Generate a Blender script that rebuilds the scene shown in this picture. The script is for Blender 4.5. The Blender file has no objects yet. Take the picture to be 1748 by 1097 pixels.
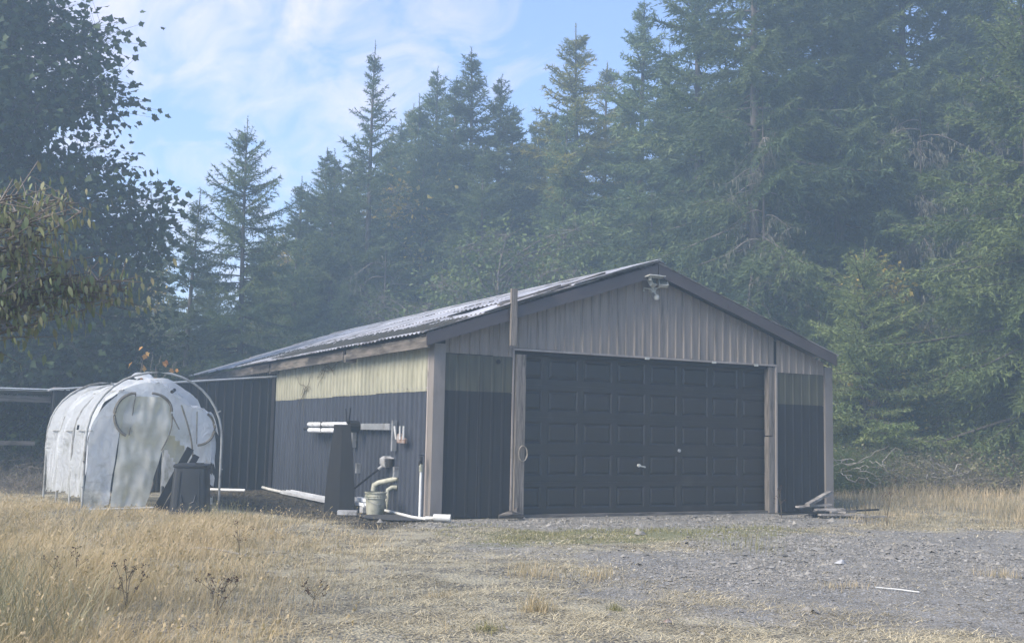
import bpy, math, random
import numpy as np
from mathutils import Vector, Matrix, noise as mnoise
PI = math.pi
S = bpy.context.scene
COL = S.collection

# ------------------------------------------------------------------ camera
cam_d = bpy.data.cameras.new('camera'); cam = bpy.data.objects.new('camera', cam_d); COL.objects.link(cam)
YAW, PIT, ROL, F = 0.4891, 0.1051, 0.0202, 1861.1
fw = Vector((math.sin(YAW)*math.cos(PIT), math.cos(YAW)*math.cos(PIT), math.sin(PIT)))
r_ = Vector((math.cos(YAW), -math.sin(YAW), 0)); u_ = r_.cross(fw)
r2 = r_*math.cos(ROL) + u_*math.sin(ROL); u2 = -r_*math.sin(ROL) + u_*math.cos(ROL)
M = Matrix((r2, u2, -fw)).transposed().to_4x4()
CAMP = Vector((-7.1466, -16.0214, 1.3235)); M.translation = CAMP
cam.matrix_world = M
cam_d.sensor_width = 36; cam_d.lens = 36*F/1748; cam_d.clip_end = 1000; cam_d.clip_start = .05
S.camera = cam

# ------------------------------------------------------------------ light
SUN_EL, SUN_AZ = 38.0, -100.0          # degrees; azimuth measured clockwise from +Y
W = bpy.data.worlds.new('World'); S.world = W; W.use_nodes = True
nt = W.node_tree; nt.nodes.clear(); N = nt.nodes.new; L = nt.links.new
out = N('ShaderNodeOutputWorld'); bg = N('ShaderNodeBackground'); L(bg.outputs[0], out.inputs[0])
bg.inputs[1].default_value = 0.125
sky = N('ShaderNodeTexSky'); sky.sky_type = 'NISHITA'; sky.sun_disc = False
sky.sun_elevation = math.radians(SUN_EL); sky.sun_rotation = math.radians(SUN_AZ)
sky.air_density = 1.0; sky.dust_density = 0.6; sky.ozone_density = 2.2
tc = N('ShaderNodeTexCoord'); sep = N('ShaderNodeSeparateXYZ'); L(tc.outputs['Generated'], sep.inputs[0])
def mth(op, a, b=None, c=None):
    n = N('ShaderNodeMath'); n.operation = op
    for i, v in enumerate((a, b, c)):
        if v is None: continue
        if isinstance(v, (int, float)): n.inputs[i].default_value = v
        else: L(v, n.inputs[i])
    return n.outputs[0]
zz = mth('ADD', mth('MAXIMUM', sep.outputs[2], 0.0), 0.12)
cx = mth('DIVIDE', sep.outputs[0], zz); cy = mth('DIVIDE', sep.outputs[1], zz)
cmb = N('ShaderNodeCombineXYZ'); L(cx, cmb.inputs[0]); L(cy, cmb.inputs[1]); cmb.inputs[2].default_value = 3.7
def nz(scale, detail, rough, dist, vec):
    n = N('ShaderNodeTexNoise'); n.inputs['Scale'].default_value = scale; n.inputs['Detail'].default_value = detail
    n.inputs['Roughness'].default_value = rough; n.inputs['Distortion'].default_value = dist; L(vec, n.inputs['Vector']); return n.outputs[0]
mp = N('ShaderNodeMapping'); L(cmb.outputs[0], mp.inputs[0]); mp.inputs['Rotation'].default_value = (0, 0, 0.5); mp.inputs['Scale'].default_value = (1.0, 0.55, 1); mp.inputs['Location'].default_value = (0.4, 0.2, 0)
big = nz(1.3, 3, .5, .3, mp.outputs[0]); fine = nz(6.5, 8, .62, .7, mp.outputs[0])
# clouds thin out with the angle away from the sun side
dotn = N('ShaderNodeVectorMath'); dotn.operation = 'DOT_PRODUCT'; L(tc.outputs['Generated'], dotn.inputs[0]); dotn.inputs[1].default_value = (math.sin(math.radians(9))*math.cos(math.radians(14)), math.cos(math.radians(9))*math.cos(math.radians(14)), math.sin(math.radians(14)))
mrr = N('ShaderNodeMapRange'); L(dotn.outputs['Value'], mrr.inputs[0]); mrr.inputs[1].default_value = 0.90; mrr.inputs[2].default_value = 0.99; mrr.inputs[3].default_value = -0.14; mrr.inputs[4].default_value = 0.07
dens = mth('ADD', mth('ADD', mth('MULTIPLY', big, 0.45), mth('MULTIPLY', fine, 0.55)), mrr.outputs[0])
cr = N('ShaderNodeValToRGB'); L(dens, cr.inputs[0]); cr.color_ramp.elements[0].position = .47; cr.color_ramp.elements[1].position = .70
cmul = mth('MULTIPLY', cr.outputs[0], 0.8)
# cloud colour: the sky's own light, whitened
tint = N('ShaderNodeMixRGB'); tint.blend_type = 'MULTIPLY'; tint.inputs[0].default_value = 1; L(sky.outputs[0], tint.inputs[1]); tint.inputs[2].default_value = (.93, .90, 1.05, 1)
mixc = N('ShaderNodeMixRGB'); L(cmul, mixc.inputs[0]); L(tint.outputs[0], mixc.inputs[1]); mixc.inputs[2].default_value = (5.4, 4.5, 4.3, 1)
L(mixc.outputs[0], bg.inputs[0])

sd = bpy.data.lights.new('sun', 'SUN'); sun = bpy.data.objects.new('sun', sd); COL.objects.link(sun)
sd.energy = 3.9; sd.angle = math.radians(35); sd.color = (1.0, .9, .75)
sun.rotation_euler = (-math.radians(90-SUN_EL), 0, -math.radians(SUN_AZ))

S.render.engine = 'CYCLES'
S.view_settings.view_transform = 'Standard'; S.view_settings.look = 'None'; S.view_settings.gamma = 1
S.view_settings.use_curve_mapping = False; S.view_settings.exposure = 1.2
S.cycles.max_bounces = 6; S.cycles.volume_bounces = 1; S.cycles.transparent_max_bounces = 8

# ------------------------------------------------------------------ helpers
def props(o, label=None, cat=None, group=None, kind=None):
    for k, v in (('label', label), ('category', cat), ('group', group), ('kind', kind)):
        if v: o[k] = v
    return o
def empty(name, loc, label, cat, group=None, rz=0):
    o = bpy.data.objects.new(name, None); COL.objects.link(o); o.location = loc; o.rotation_euler = (0, 0, rz)
    o.empty_display_size = .2
    return props(o, label, cat, group)
def link(name, me, parent=None, loc=(0,0,0), rot=(0,0,0), scale=(1,1,1)):
    o = bpy.data.objects.new(name, me); COL.objects.link(o); o.parent = parent; o.location = loc; o.rotation_euler = rot; o.scale = scale
    return o
def mesh_np(name, V, tris=None, quads=None, mat=None, tone=None, smooth=False):
    """fast mesh from numpy arrays of triangles and quads"""
    V = np.asarray(V, dtype=np.float32).reshape(-1, 3)
    t = np.zeros((0, 3), int) if tris is None or len(tris) == 0 else np.asarray(tris, int)
    q = np.zeros((0, 4), int) if quads is None or len(quads) == 0 else np.asarray(quads, int)
    me = bpy.data.meshes.new(name); me.vertices.add(len(V)); me.vertices.foreach_set('co', V.ravel())
    nl = len(t)*3+len(q)*4; me.loops.add(nl); me.loops.foreach_set('vertex_index', np.concatenate([t.ravel(), q.ravel()]).astype(np.int32))
    me.polygons.add(len(t)+len(q))
    st = np.concatenate([np.arange(len(t))*3, len(t)*3+np.arange(len(q))*4]).astype(np.int32)
    me.polygons.foreach_set('loop_start', st)
    if smooth: me.polygons.foreach_set('use_smooth', np.ones(len(t)+len(q), bool))
    if tone is not None:
        tone = np.asarray(tone, dtype=np.float32)
        if tone.ndim == 1:
            a = me.attributes.new('tone', 'FLOAT', 'POINT'); a.data.foreach_set('value', tone)
        else:
            for k in range(tone.shape[1]):
                a = me.attributes.new('mask%d' % k, 'FLOAT', 'POINT'); a.data.foreach_set('value', np.ascontiguousarray(tone[:, k]))
    me.update(calc_edges=True); me.validate()
    if mat: me.materials.append(mat)
    return me
class MB:
    """collects simple solids into one mesh"""
    def __init__(s): s.v = []; s.f = []
    def add(s, vs, fs):
        b = len(s.v); s.v += [tuple(v) for v in vs]; s.f += [tuple(b+i for i in f) for f in fs]; return s
    def box(s, a, b, R=None, c=None):
        x0, y0, z0 = a; x1, y1, z1 = b
        vs = [Vector(p) for p in ((x0,y0,z0),(x1,y0,z0),(x1,y1,z0),(x0,y1,z0),(x0,y0,z1),(x1,y0,z1),(x1,y1,z1),(x0,y1,z1))]
        if R is not None: vs = [R @ v for v in vs]
        if c is not None: vs = [v+Vector(c) for v in vs]
        return s.add(vs, [(0,3,2,1),(4,5,6,7),(0,1,5,4),(1,2,6,5),(2,3,7,6),(3,0,4,7)])
    def beam(s, p, q, w, h, up=(0,0,1)):
        p = Vector(p); q = Vector(q); d = (q-p).normalized(); up = Vector(up)
        x = d.cross(up).normalized() if abs(d.dot(up)) < .99 else Vector((1,0,0)); z = x.cross(d)
        vs = []
        for e in (p, q):
            for (i, j) in ((-1,-1),(1,-1),(1,1),(-1,1)): vs.append(e + x*(w/2*i) + z*(h/2*j))
        return s.add(vs, [(0,1,2,3),(7,6,5,4),(0,4,5,1),(1,5,6,2),(2,6,7,3),(3,7,4,0)])
    def tube(s, pts, rad, n=8, caps=True):
        pts = [Vector(p) for p in pts]; m = len(pts)
        if not hasattr(rad, '__len__'): rad = [rad]*m
        vs = []; ref = None
        for i, p in enumerate(pts):
            d = (pts[min(i+1, m-1)]-pts[max(i-1, 0)]).normalized()
            if ref is None: ref = Vector((0,0,1)) if abs(d.z) < .9 else Vector((1,0,0))
            x = d.cross(ref).normalized(); y = d.cross(x).normalized(); ref = -y if False else ref
            for k in range(n):
                a = 2*PI*k/n; vs.append(p + (x*math.cos(a)+y*math.sin(a))*rad[i])
        fs = [(i*n+k, i*n+(k+1) % n, (i+1)*n+(k+1) % n, (i+1)*n+k) for i in range(m-1) for k in range(n)]
        if caps: fs += [tuple(range(n))[::-1], tuple((m-1)*n+k for k in range(n))]
        return s.add(vs, fs)
    def lathe(s, prof, n=20, c=(0,0,0), R=None):
        vs = []
        for r, z in prof:
            for k in range(n):
                v = Vector((r*math.cos(2*PI*k/n), r*math.sin(2*PI*k/n), z))
                if R is not None: v = R @ v
                vs.append(v+Vector(c))
        m = len(prof)
        return s.add(vs, [(i*n+k, i*n+(k+1) % n, (i+1)*n+(k+1) % n, (i+1)*n+k) for i in range(m-1) for k in range(n)])
    def prism(s, poly, d, o=(0,0,0)):
        """polygon of 3-D points swept by vector d"""
        n = len(poly); d = Vector(d); o = Vector(o); vs = [Vector(p)+o for p in poly]; vs += [v+d for v in vs]
        return s.add(vs, [tuple(range(n))[::-1], tuple(n+i for i in range(n))] + [(i, (i+1) % n, n+(i+1) % n, n+i) for i in range(n)])
    def build(s, name, mat, parent=None, smooth=False, loc=(0,0,0), rot=(0,0,0)):
        me = bpy.data.meshes.new(name); me.from_pydata(s.v, [], s.f); me.update(); me.materials.append(mat)
        if smooth:
            me.polygons.foreach_set('use_smooth', [True]*len(me.polygons))
            try: me.set_sharp_from_angle(angle=math.radians(40))
            except Exception: pass
        return link(name, me, parent, loc, rot)

# ------------------------------------------------------------------ materials
def srgb(h):
    c = [int(h[i:i+2], 16)/255 for i in (0, 2, 4)]
    return tuple(x/12.92 if x <= .04045 else ((x+.055)/1.055)**2.4 for x in c)
def material(name, a, b=None, scale=3, stretch=(1,1,1), rough=.8, detail=6, bump=0, bscale=None, metal=0, lo=.35, hi=.65, dirt=None, dscale=2, dlo=.5, dhi=.75, dstretch=(1,1,1), dmax=1.0, spec=.35, transl=0, obj_var=0, tone=None, tone_col=None, coords='Object'):
    m = bpy.data.materials.new(name); m.use_nodes = True; t = m.node_tree; t.nodes.clear(); N = t.nodes.new; L = t.links.new
    o = N('ShaderNodeOutputMaterial'); p = N('ShaderNodeBsdfPrincipled'); p.inputs['Roughness'].default_value = rough
    p.inputs['Metallic'].default_value = metal; p.inputs['Specular IOR Level'].default_value = spec
    tcn = N('ShaderNodeTexCoord')
    def noisef(sc, st, det=6, ro=.6):
        mpn = N('ShaderNodeMapping'); L(tcn.outputs[coords], mpn.inputs[0]); mpn.inputs['Scale'].default_value = st
        n = N('ShaderNodeTexNoise'); n.inputs['Scale'].default_value = sc; n.inputs['Detail'].default_value = det; n.inputs['Roughness'].default_value = ro
        L(mpn.outputs[0], n.inputs['Vector']); return n.outputs[0]
    def ramp(fac, l, h):
        r = N('ShaderNodeMapRange'); L(fac, r.inputs[0]); r.inputs[1].default_value = l; r.inputs[2].default_value = h; r.interpolation_type = 'SMOOTHSTEP'; return r.outputs[0]
    def mix(f, c1, c2, mode='MIX'):
        n = N('ShaderNodeMixRGB'); n.blend_type = mode
        for i, v in enumerate((f, c1, c2)):
            if isinstance(v, (int, float)): n.inputs[i].default_value = v
            elif isinstance(v, tuple): n.inputs[i].default_value = (*v[:3], 1)
            else: L(v, n.inputs[i])
        return n.outputs[0]
    col = a
    if b is not None: col = mix(ramp(noisef(scale, stretch, detail), lo, hi), a, b)
    if tone:
        at = N('ShaderNodeAttribute'); at.attribute_name = 'tone'; col = mix(at.outputs['Fac'], col, tone_col)
    if dirt is not None:
        f = ramp(noisef(dscale, dstretch, 8, .65), dlo, dhi)
        if dmax != 1:
            mm = N('ShaderNodeMath'); mm.operation = 'MULTIPLY'; L(f, mm.inputs[0]); mm.inputs[1].default_value = dmax; f = mm.outputs[0]
        col = mix(f, col, dirt)
    if obj_var:
        oi = N('ShaderNodeObjectInfo'); hs = N('ShaderNodeHueSaturation'); mr = N('ShaderNodeMapRange'); L(oi.outputs['Random'], mr.inputs[0])
        mr.inputs[3].default_value = 1-obj_var; mr.inputs[4].default_value = 1+obj_var; L(mr.outputs[0], hs.inputs['Value'])
        if isinstance(col, tuple): hs.inputs['Color'].default_value = (*col, 1)
        else: L(col, hs.inputs['Color'])
        col = hs.outputs[0]
    if isinstance(col, tuple): p.inputs['Base Color'].default_value = (*col[:3], 1)
    else: L(col, p.inputs['Base Color'])
    if bump:
        bn = N('ShaderNodeBump'); bn.inputs['Strength'].default_value = bump; bn.inputs['Distance'].default_value = .01
        L(noisef(bscale or scale*3, stretch, 8, .7), bn.inputs['Height']); L(bn.outputs[0], p.inputs['Normal'])
    if transl:
        tr = N('ShaderNodeBsdfTranslucent'); mx = N('ShaderNodeMixShader'); mx.inputs[0].default_value = transl
        if isinstance(col, tuple): tr.inputs[0].default_value = (*col[:3], 1)
        else: L(mix(1.0, col, (1.25, 1.15, .55), 'MULTIPLY'), tr.inputs[0])
        L(p.outputs[0], mx.inputs[1]); L(tr.outputs[0], mx.inputs[2]); L(mx.outputs[0], o.inputs[0])
    else: L(p.outputs[0], o.inputs[0])
    return m

MT = {}
MT['gable'] = material('taupe_siding', (.26,.222,.188), (.195,.168,.145), 2.2, (5,5,.5), rough=.65, dirt=(.055,.05,.045), dscale=1.6, dstretch=(7,7,.45), dlo=.53, dhi=.75, bump=.15, bscale=14, dmax=.85, obj_var=.06)
MT['olive'] = material('olive_fibreglass_front', (.085,.082,.055), (.06,.058,.042), 2.0, (5,5,.4), rough=.6, dirt=(.03,.03,.025), dscale=1.3, dstretch=(8,8,.6), dlo=.5, dhi=.75, dmax=.8, obj_var=.08)
MT['darkpanel'] = material('dark_panel', (.017,.016,.017), (.012,.011,.012), 2.0, (5,5,.4), rough=.7, dirt=(.05,.048,.046), dscale=1.0, dstretch=(12,12,.4), dlo=.56, dhi=.8, dmax=.6, obj_var=.08)
MT['blueside'] = material('slate_blue_corrugated', (.052,.058,.075), (.038,.043,.056), 1.5, (3,3,.4), rough=.42, dirt=(.09,.082,.075), dscale=1.4, dstretch=(2,2,.8), dlo=.55, dhi=.85, dmax=.5, bump=.08, bscale=8, obj_var=.05, spec=.5)
MT['yellow'] = material('yellowed_fibreglass', (.345,.335,.255), (.27,.265,.20), 3, (2,2,.5), rough=.5, dirt=(.20,.185,.12), dscale=4.5, dstretch=(6,6,1.0), dlo=.47, dhi=.75, dmax=.6, bump=.1, bscale=20, obj_var=.06)
MT['door'] = material('dark_door_paint', (.019,.0145,.012), (.013,.0105,.009), 1.2, (1,1,1), rough=.40, dirt=(.06,.055,.048), dscale=1.1, dstretch=(1.5,1,.6), dlo=.52, dhi=.82, dmax=.8, bump=.05, bscale=30, spec=.5)
MT['wood'] = material('weathered_wood', (.24,.21,.18), (.12,.105,.09), 5, (12,12,.6), rough=.9, bump=.5, bscale=12, dirt=(.05,.045,.04), dscale=3, dstretch=(5,5,.6), dlo=.52, dhi=.7)
MT['woodh'] = material('weathered_board', (.17,.15,.13), (.075,.066,.058), 3, (.8,.8,8), rough=.9, bump=.4, bscale=10, dirt=(.035,.032,.03), dscale=2, dstretch=(.7,.7,3), dlo=.48, dhi=.68)
MT['debris'] = material('broken_boards', (.30,.28,.26), (.13,.12,.11), 6, (1,1,1), rough=.95, bump=.4, obj_var=.35)
MT['fascia'] = material('brown_fascia_metal', (.075,.062,.062), (.058,.048,.048), 2, (1,1,1), rough=.45, dirt=(.11,.10,.095), dscale=1.5, dlo=.55, dhi=.85, dmax=.5, spec=.5)
MT['trim'] = material('dull_trim_metal', (.34,.30,.27), (.25,.22,.20), 2, (2,2,.5), rough=.5, dirt=(.12,.11,.1), dscale=2.5, dlo=.52, dhi=.75)
MT['post'] = material('corner_trim_metal', (.215,.192,.175), (.17,.153,.14), 1.2, (2,2,.5), rough=.45, dirt=(.11,.095,.085), dscale=2, dstretch=(2,2,.6), dlo=.5, dhi=.8, spec=.5, bump=.25, bscale=2.5)
MT['roof'] = material('galvanised_roof', (.60,.59,.60), (.42,.41,.41), .9, (1,1,1), rough=.38, metal=.35, dirt=(.13,.11,.095), dscale=1.6, dstretch=(.5,1.8,1), dlo=.46, dhi=.64, dmax=.92, bump=.1, obj_var=.12)
MT['moss'] = material('roof_moss', (.028,.03,.022), (.055,.05,.04), 9, rough=1, bump=.8)
MT['rust'] = material('rusty_strip', (.16,.09,.06), (.30,.27,.25), 6, rough=.8)
MT['black'] = material('black_rubber', (.010,.010,.011), (.015,.015,.016), 4, (4,4,.5), rough=.7, dirt=(.04,.038,.035), dscale=2, dlo=.58, dhi=.8, dmax=.3)
MT['blackp'] = material('black_plastic', (.013,.014,.016), (.019,.02,.022), 3, rough=.45, dirt=(.07,.065,.055), dscale=3, dlo=.58, dhi=.85, dmax=.35, spec=.5)
MT['white'] = material('white_pvc', (.70,.70,.68), (.58,.58,.55), 4, rough=.4, dirt=(.28,.25,.2), dscale=5, dlo=.52, dhi=.72, dmax=.7)
MT['gutter'] = material('white_gutter_paint', (.72,.74,.76), (.55,.56,.58), 4, rough=.35, dirt=(.25,.23,.2), dscale=5, dlo=.55, dhi=.75, dmax=.6)
MT['cream'] = material('aged_cream_plastic', (.42,.41,.33), (.30,.30,.24), 5, rough=.5, dirt=(.10,.11,.07), dscale=5, dlo=.46, dhi=.7, dmax=.8)
MT['grey'] = material('grey_painted_steel', (.26,.27,.28), (.18,.19,.2), 4, rough=.5, dirt=(.1,.09,.08), dscale=6, dlo=.52, dhi=.75, spec=.5)
MT['greyl'] = material('light_grey_plastic', (.40,.40,.40), (.30,.30,.30), 6, rough=.5, dirt=(.12,.11,.1), dscale=8, dlo=.5, dhi=.7)
MT['lamp'] = material('aged_white_lamp', (.55,.55,.50), (.40,.40,.36), 12, rough=.4)
MT['glass'] = material('lamp_glass', (.10,.11,.10), rough=.12, spec=.8)
MT['rope'] = material('old_rope', (.30,.27,.22), (.2,.18,.15), 20, rough=1)
MT['plastic_sheet'] = None
MT['bark'] = material('conifer_bark', (.11,.095,.085), (.05,.044,.04), 5, (3,3,.5), rough=1, bump=.8, bscale=10, obj_var=.2)
MT['twig'] = material('bare_twigs', (.23,.20,.175), (.12,.105,.09), 5, rough=1, obj_var=.2)
MT['pale_twig'] = material('bleached_branches', (.30,.28,.25), (.18,.165,.15), 5, rough=1)
def leafmat(name, a, b, tone_col, transl=.25, var=.2, rough=.6):
    return material(name, a, b, .45, (1,1,1), rough=rough, tone=True, tone_col=tone_col, transl=transl, obj_var=var, spec=.25, detail=4, lo=.4, hi=.6)
MT['fir'] = leafmat('fir_needles', (.055,.096,.050), (.09,.135,.062), (.16,.20,.085), .32, .3)
MT['firlit'] = leafmat('fir_needles_sunlit_tint', (.11,.135,.045), (.17,.18,.055), (.28,.26,.08), .4)  # golden sunlight on the firs, put into the needle colour
MT['cedar'] = leafmat('cedar_sprays', (.085,.13,.050), (.115,.155,.055), (.17,.21,.08), .3, .15)
MT['maple'] = leafmat('maple_leaves', (.032,.055,.028), (.050,.076,.032), (.07,.10,.04), .2, .1)
MT['alder'] = leafmat('alder_leaves', (.07,.115,.045), (.095,.14,.05), (.17,.21,.08), .35)
MT['cherry'] = leafmat('cherry_leaves', (.16,.21,.11), (.185,.22,.115), (.24,.21,.13), .25, .05)
MT['vine'] = leafmat('yellow_and_sunlit_tint_leaves', (.14,.15,.04), (.22,.20,.05), (.38,.28,.07), .35)  # yellow leaves; also carries painted sunlit gold for distant patches
MT['orange'] = leafmat('orange_autumn_leaves', (.42,.17,.05), (.46,.24,.07), (.5,.33,.12), .3)
MT['shrub'] = leafmat('shrub_leaves', (.085,.09,.045), (.13,.125,.065), (.20,.18,.10), .2)
MT['lichen'] = leafmat('hanging_lichen', (.13,.14,.10), (.10,.10,.08), (.20,.20,.15), .2)
MT['drygrass'] = material('dry_grass', (.56,.455,.30), (.46,.365,.235), .8, rough=.8, tone=True, tone_col=(.25,.23,.165), transl=.3, spec=.2)
MT['straw'] = material('straw', (.60,.52,.35), (.46,.40,.27), 1.2, rough=.9, tone=True, tone_col=(.17,.15,.11), transl=.1, spec=.2)
MT['greengrass'] = material('green_grass', (.15,.165,.08), (.20,.20,.11), 1.5, rough=.8, tone=True, tone_col=(.30,.27,.13), transl=.3, spec=.2)
MT['clump'] = material('grey_green_grass', (.17,.18,.115), (.24,.235,.16), 1.5, rough=.8, tone=True, tone_col=(.34,.31,.21), transl=.2, spec=.2)
MT['seed'] = material('brown_seed_heads', (.05,.03,.02), (.08,.045,.03), 20, rough=1)
MT['weed'] = material('weed_stems', (.14,.11,.07), (.09,.08,.05), 8, rough=1)
MT['stone'] = material('gravel_stone', (.245,.228,.20), (.155,.145,.128), 3, rough=.9, tone=True, tone_col=(.37,.355,.325), spec=.3, bump=.2, bscale=60)
MT['mat'] = material('ground_cloth', (.035,.036,.04), (.055,.055,.055), 4, rough=.9)

# ------------------------------------------------------------------ ground
rng = np.random.default_rng(7)
ZONES = {
 'gravel': [(-0.9,-3.6),(0,-4.6),(1.5,-4.7),(4.3,-3.2),(6,-2.8),(6.9,-3.9),(9,-5.6),(9,-9.5),(4,-13),(0.2,-10.9),(-1.0,-9.4),(-1.5,-8.6),(-1.6,-7.3),(-1.2,-5.8)],
 'front': [(-.6,-.6),(.1,.0),(8.6,.2),(8.2,-1.4),(6.1,-2.4),(3.9,-2.9),(1.8,-2.6),(.5,-1.6),(-.5,-1.5),(-.9,-1.3)],
 'green': [(-.6,-1.5),(.6,-1.7),(2,-2.7),(4.8,-2.7),(4.2,-3.6),(1.3,-4.3),(-.3,-3.7),(-1.0,-2.8)],
 'tall': [(-16,9),(-5.8,9.4),(-4.7,5.2),(-2.7,2.6),(-1.9,.6),(-1.6,-1.6),(-2.0,-3.6),(-3.3,-5.2),(-4.1,-7.4),(-4.7,-8.7),(-5.2,-12),(-16,-14)],
 'mulch': [(-2.4,4.1),(-2.4,9.4),(.3,9.8),(.3,.0),(-.4,-.6),(-1.3,-1.2),(-1.7,.6)],
 'rgrass': [(8.9,2.0),(12.4,4.6),(16,7.6),(40,9),(40,-9),(9.6,-6.5),(8.4,-4.2),(7.2,-2.4),(7.6,-1.2),(8.8,-.6)],
}
def sdist(poly, X, Y):
    """signed distance, positive inside"""
    n = len(poly); d = np.full(X.shape, 1e9); ins = np.zeros(X.shape, bool)
    for i in range(n):
        x0, y0 = poly[i]; x1, y1 = poly[(i+1) % n]; ex, ey = x1-x0, y1-y0
        t = np.clip(((X-x0)*ex+(Y-y0)*ey)/(ex*ex+ey*ey), 0, 1)
        d = np.minimum(d, np.hypot(X-x0-t*ex, Y-y0-t*ey))
        c = (y0 > Y) != (y1 > Y)
        with np.errstate(divide='ignore', invalid='ignore'): xi = x0 + (Y-y0)*ex/(ey if ey else 1e-9)
        ins ^= c & (X < xi)
    return np.where(ins, d, -d)
def vnoise(X, Y, s, seed=0):
    """smooth value noise, vectorised, 0..1"""
    r = np.random.default_rng(seed); G = r.random((256, 256)); x = X*s+100; y = Y*s+100
    xi = np.floor(x).astype(int); yi = np.floor(y).astype(int); fx = x-xi; fy = y-yi; fx = fx*fx*(3-2*fx); fy = fy*fy*(3-2*fy)
    g = lambda a, b: G[a % 256, b % 256]
    return (g(xi, yi)*(1-fx)+g(xi+1, yi)*fx)*(1-fy) + (g(xi, yi+1)*(1-fx)+g(xi+1, yi+1)*fx)*fy
def fbm(X, Y, s, seed=0, o=4):
    r = 0; a = .5; w = 0
    for k in range(o): r = r+a*vnoise(X, Y, s*2**k, seed+k); w += a; a *= .55
    return r/w
def zmask(z, X, Y, soft=.6, wob=1.2, seed=3):
    d = sdist(ZONES[z], X, Y) + (fbm(X, Y, 1.1, seed, 4)-.5)*wob*2
    return np.clip(d/soft+.5, 0, 1)
def hgt(X, Y):
    X = np.asarray(X, float); Y = np.asarray(Y, float)
    flat = np.clip((np.maximum(np.maximum(-X-.2, X-8.8), np.maximum(-Y-.4, Y-17.6)))/1.5, 0, 1)   # level round the garage
    h = (fbm(X, Y, .35, 21, 3)-.5)*.16 + (fbm(X, Y, 2.5, 31, 3)-.5)*.05
    h = h + np.clip((X-9.5)/8, 0, 1)*.25 - .02
    return h*flat - (1-flat)*.012
xs = np.unique(np.concatenate([np.linspace(-150, -14, 24), np.arange(-14, 14, .11), np.linspace(14, 30, 60), np.linspace(30, 150, 24)]))
ys = np.unique(np.concatenate([np.linspace(-150, -13, 24), np.arange(-13, 3, .11), np.linspace(3, 20, 80), np.linspace(20, 150, 24)]))
GX, GY = np.meshgrid(xs, ys); nx, ny = len(xs), len(ys)
GZ = hgt(GX, GY)
ii = (np.arange(ny-1)[:, None]*nx + np.arange(nx-1)[None, :]).ravel()
quads = np.stack([ii, ii+1, ii+nx+1, ii+nx], 1)
gm = np.maximum(zmask('gravel', GX, GY, .8), zmask('front', GX, GY, .5, .5))
masks = np.stack([gm.ravel(), zmask('green', GX, GY).ravel(), zmask('mulch', GX, GY, .4, .5).ravel()], 1)
def ground_mat():
    m = bpy.data.materials.new('yard_ground'); m.use_nodes = True; t = m.node_tree; t.nodes.clear(); N = t.nodes.new; L = t.links.new
    o = N('ShaderNodeOutputMaterial'); p = N('ShaderNodeBsdfPrincipled'); p.inputs['Roughness'].default_value = .95; p.inputs['Specular IOR Level'].default_value = .2; L(p.outputs[0], o.inputs[0])
    g = N('ShaderNodeTexCoord').outputs['Object']
    def nn(s, d=6, r=.6):
        n = N('ShaderNodeTexNoise'); n.inputs['Scale'].default_value = s; n.inputs['Detail'].default_value = d; n.inputs['Roughness'].default_value = r; L(g, n.inputs['Vector']); return n.outputs[0]
    def rm(f, a, b):
        r = N('ShaderNodeMapRange'); L(f, r.inputs[0]); r.inputs[1].default_value = a; r.inputs[2].default_value = b; return r.outputs[0]
    def mx(f, a, b):
        n = N('ShaderNodeMixRGB')
        for i, v in enumerate((f, a, b)):
            if isinstance(v, tuple): n.inputs[i].default_value = (*v, 1)
            elif isinstance(v, float): n.inputs[i].default_value = v
            else: L(v, n.inputs[i])
        return n.outputs[0]
    def at(k): a = N('ShaderNodeAttribute'); a.attribute_name = 'mask%d' % k; return a.outputs['Fac']
    soil = mx(rm(nn(2.2), .44, .58), (.10,.093,.08), (.30,.275,.205))
    soil = mx(rm(nn(30, 4), .45, .65), soil, (.42,.37,.25))
    grav = mx(rm(nn(2), .4, .65), (.15,.14,.122), (.225,.21,.185))
    v = N('ShaderNodeTexVoronoi'); v.inputs['Scale'].default_value = 42; L(g, v.inputs['Vector'])
    vs = N('ShaderNodeSeparateColor'); L(v.outputs['Color'], vs.inputs[0])
    grav = mx(rm(vs.outputs[0], .55, 1.0), grav, (.30,.30,.30))
    col = mx(at(0), soil, grav)
    col = mx(at(1), col, (.17,.17,.095))
    col = mx(at(2), col, (.045,.042,.038))
    L(col, p.inputs['Base Color'])
    b = N('ShaderNodeBump'); b.inputs['Distance'].default_value = .02; b.inputs['Strength'].default_value = .8; L(v.outputs['Distance'], b.inputs['Height']); L(b.outputs[0], p.inputs['Normal'])
    return m
g = link('ground', mesh_np('ground', np.stack([GX, GY, GZ], -1), quads=quads, mat=ground_mat(), tone=masks, smooth=True)); props(g, kind='structure')

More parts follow.
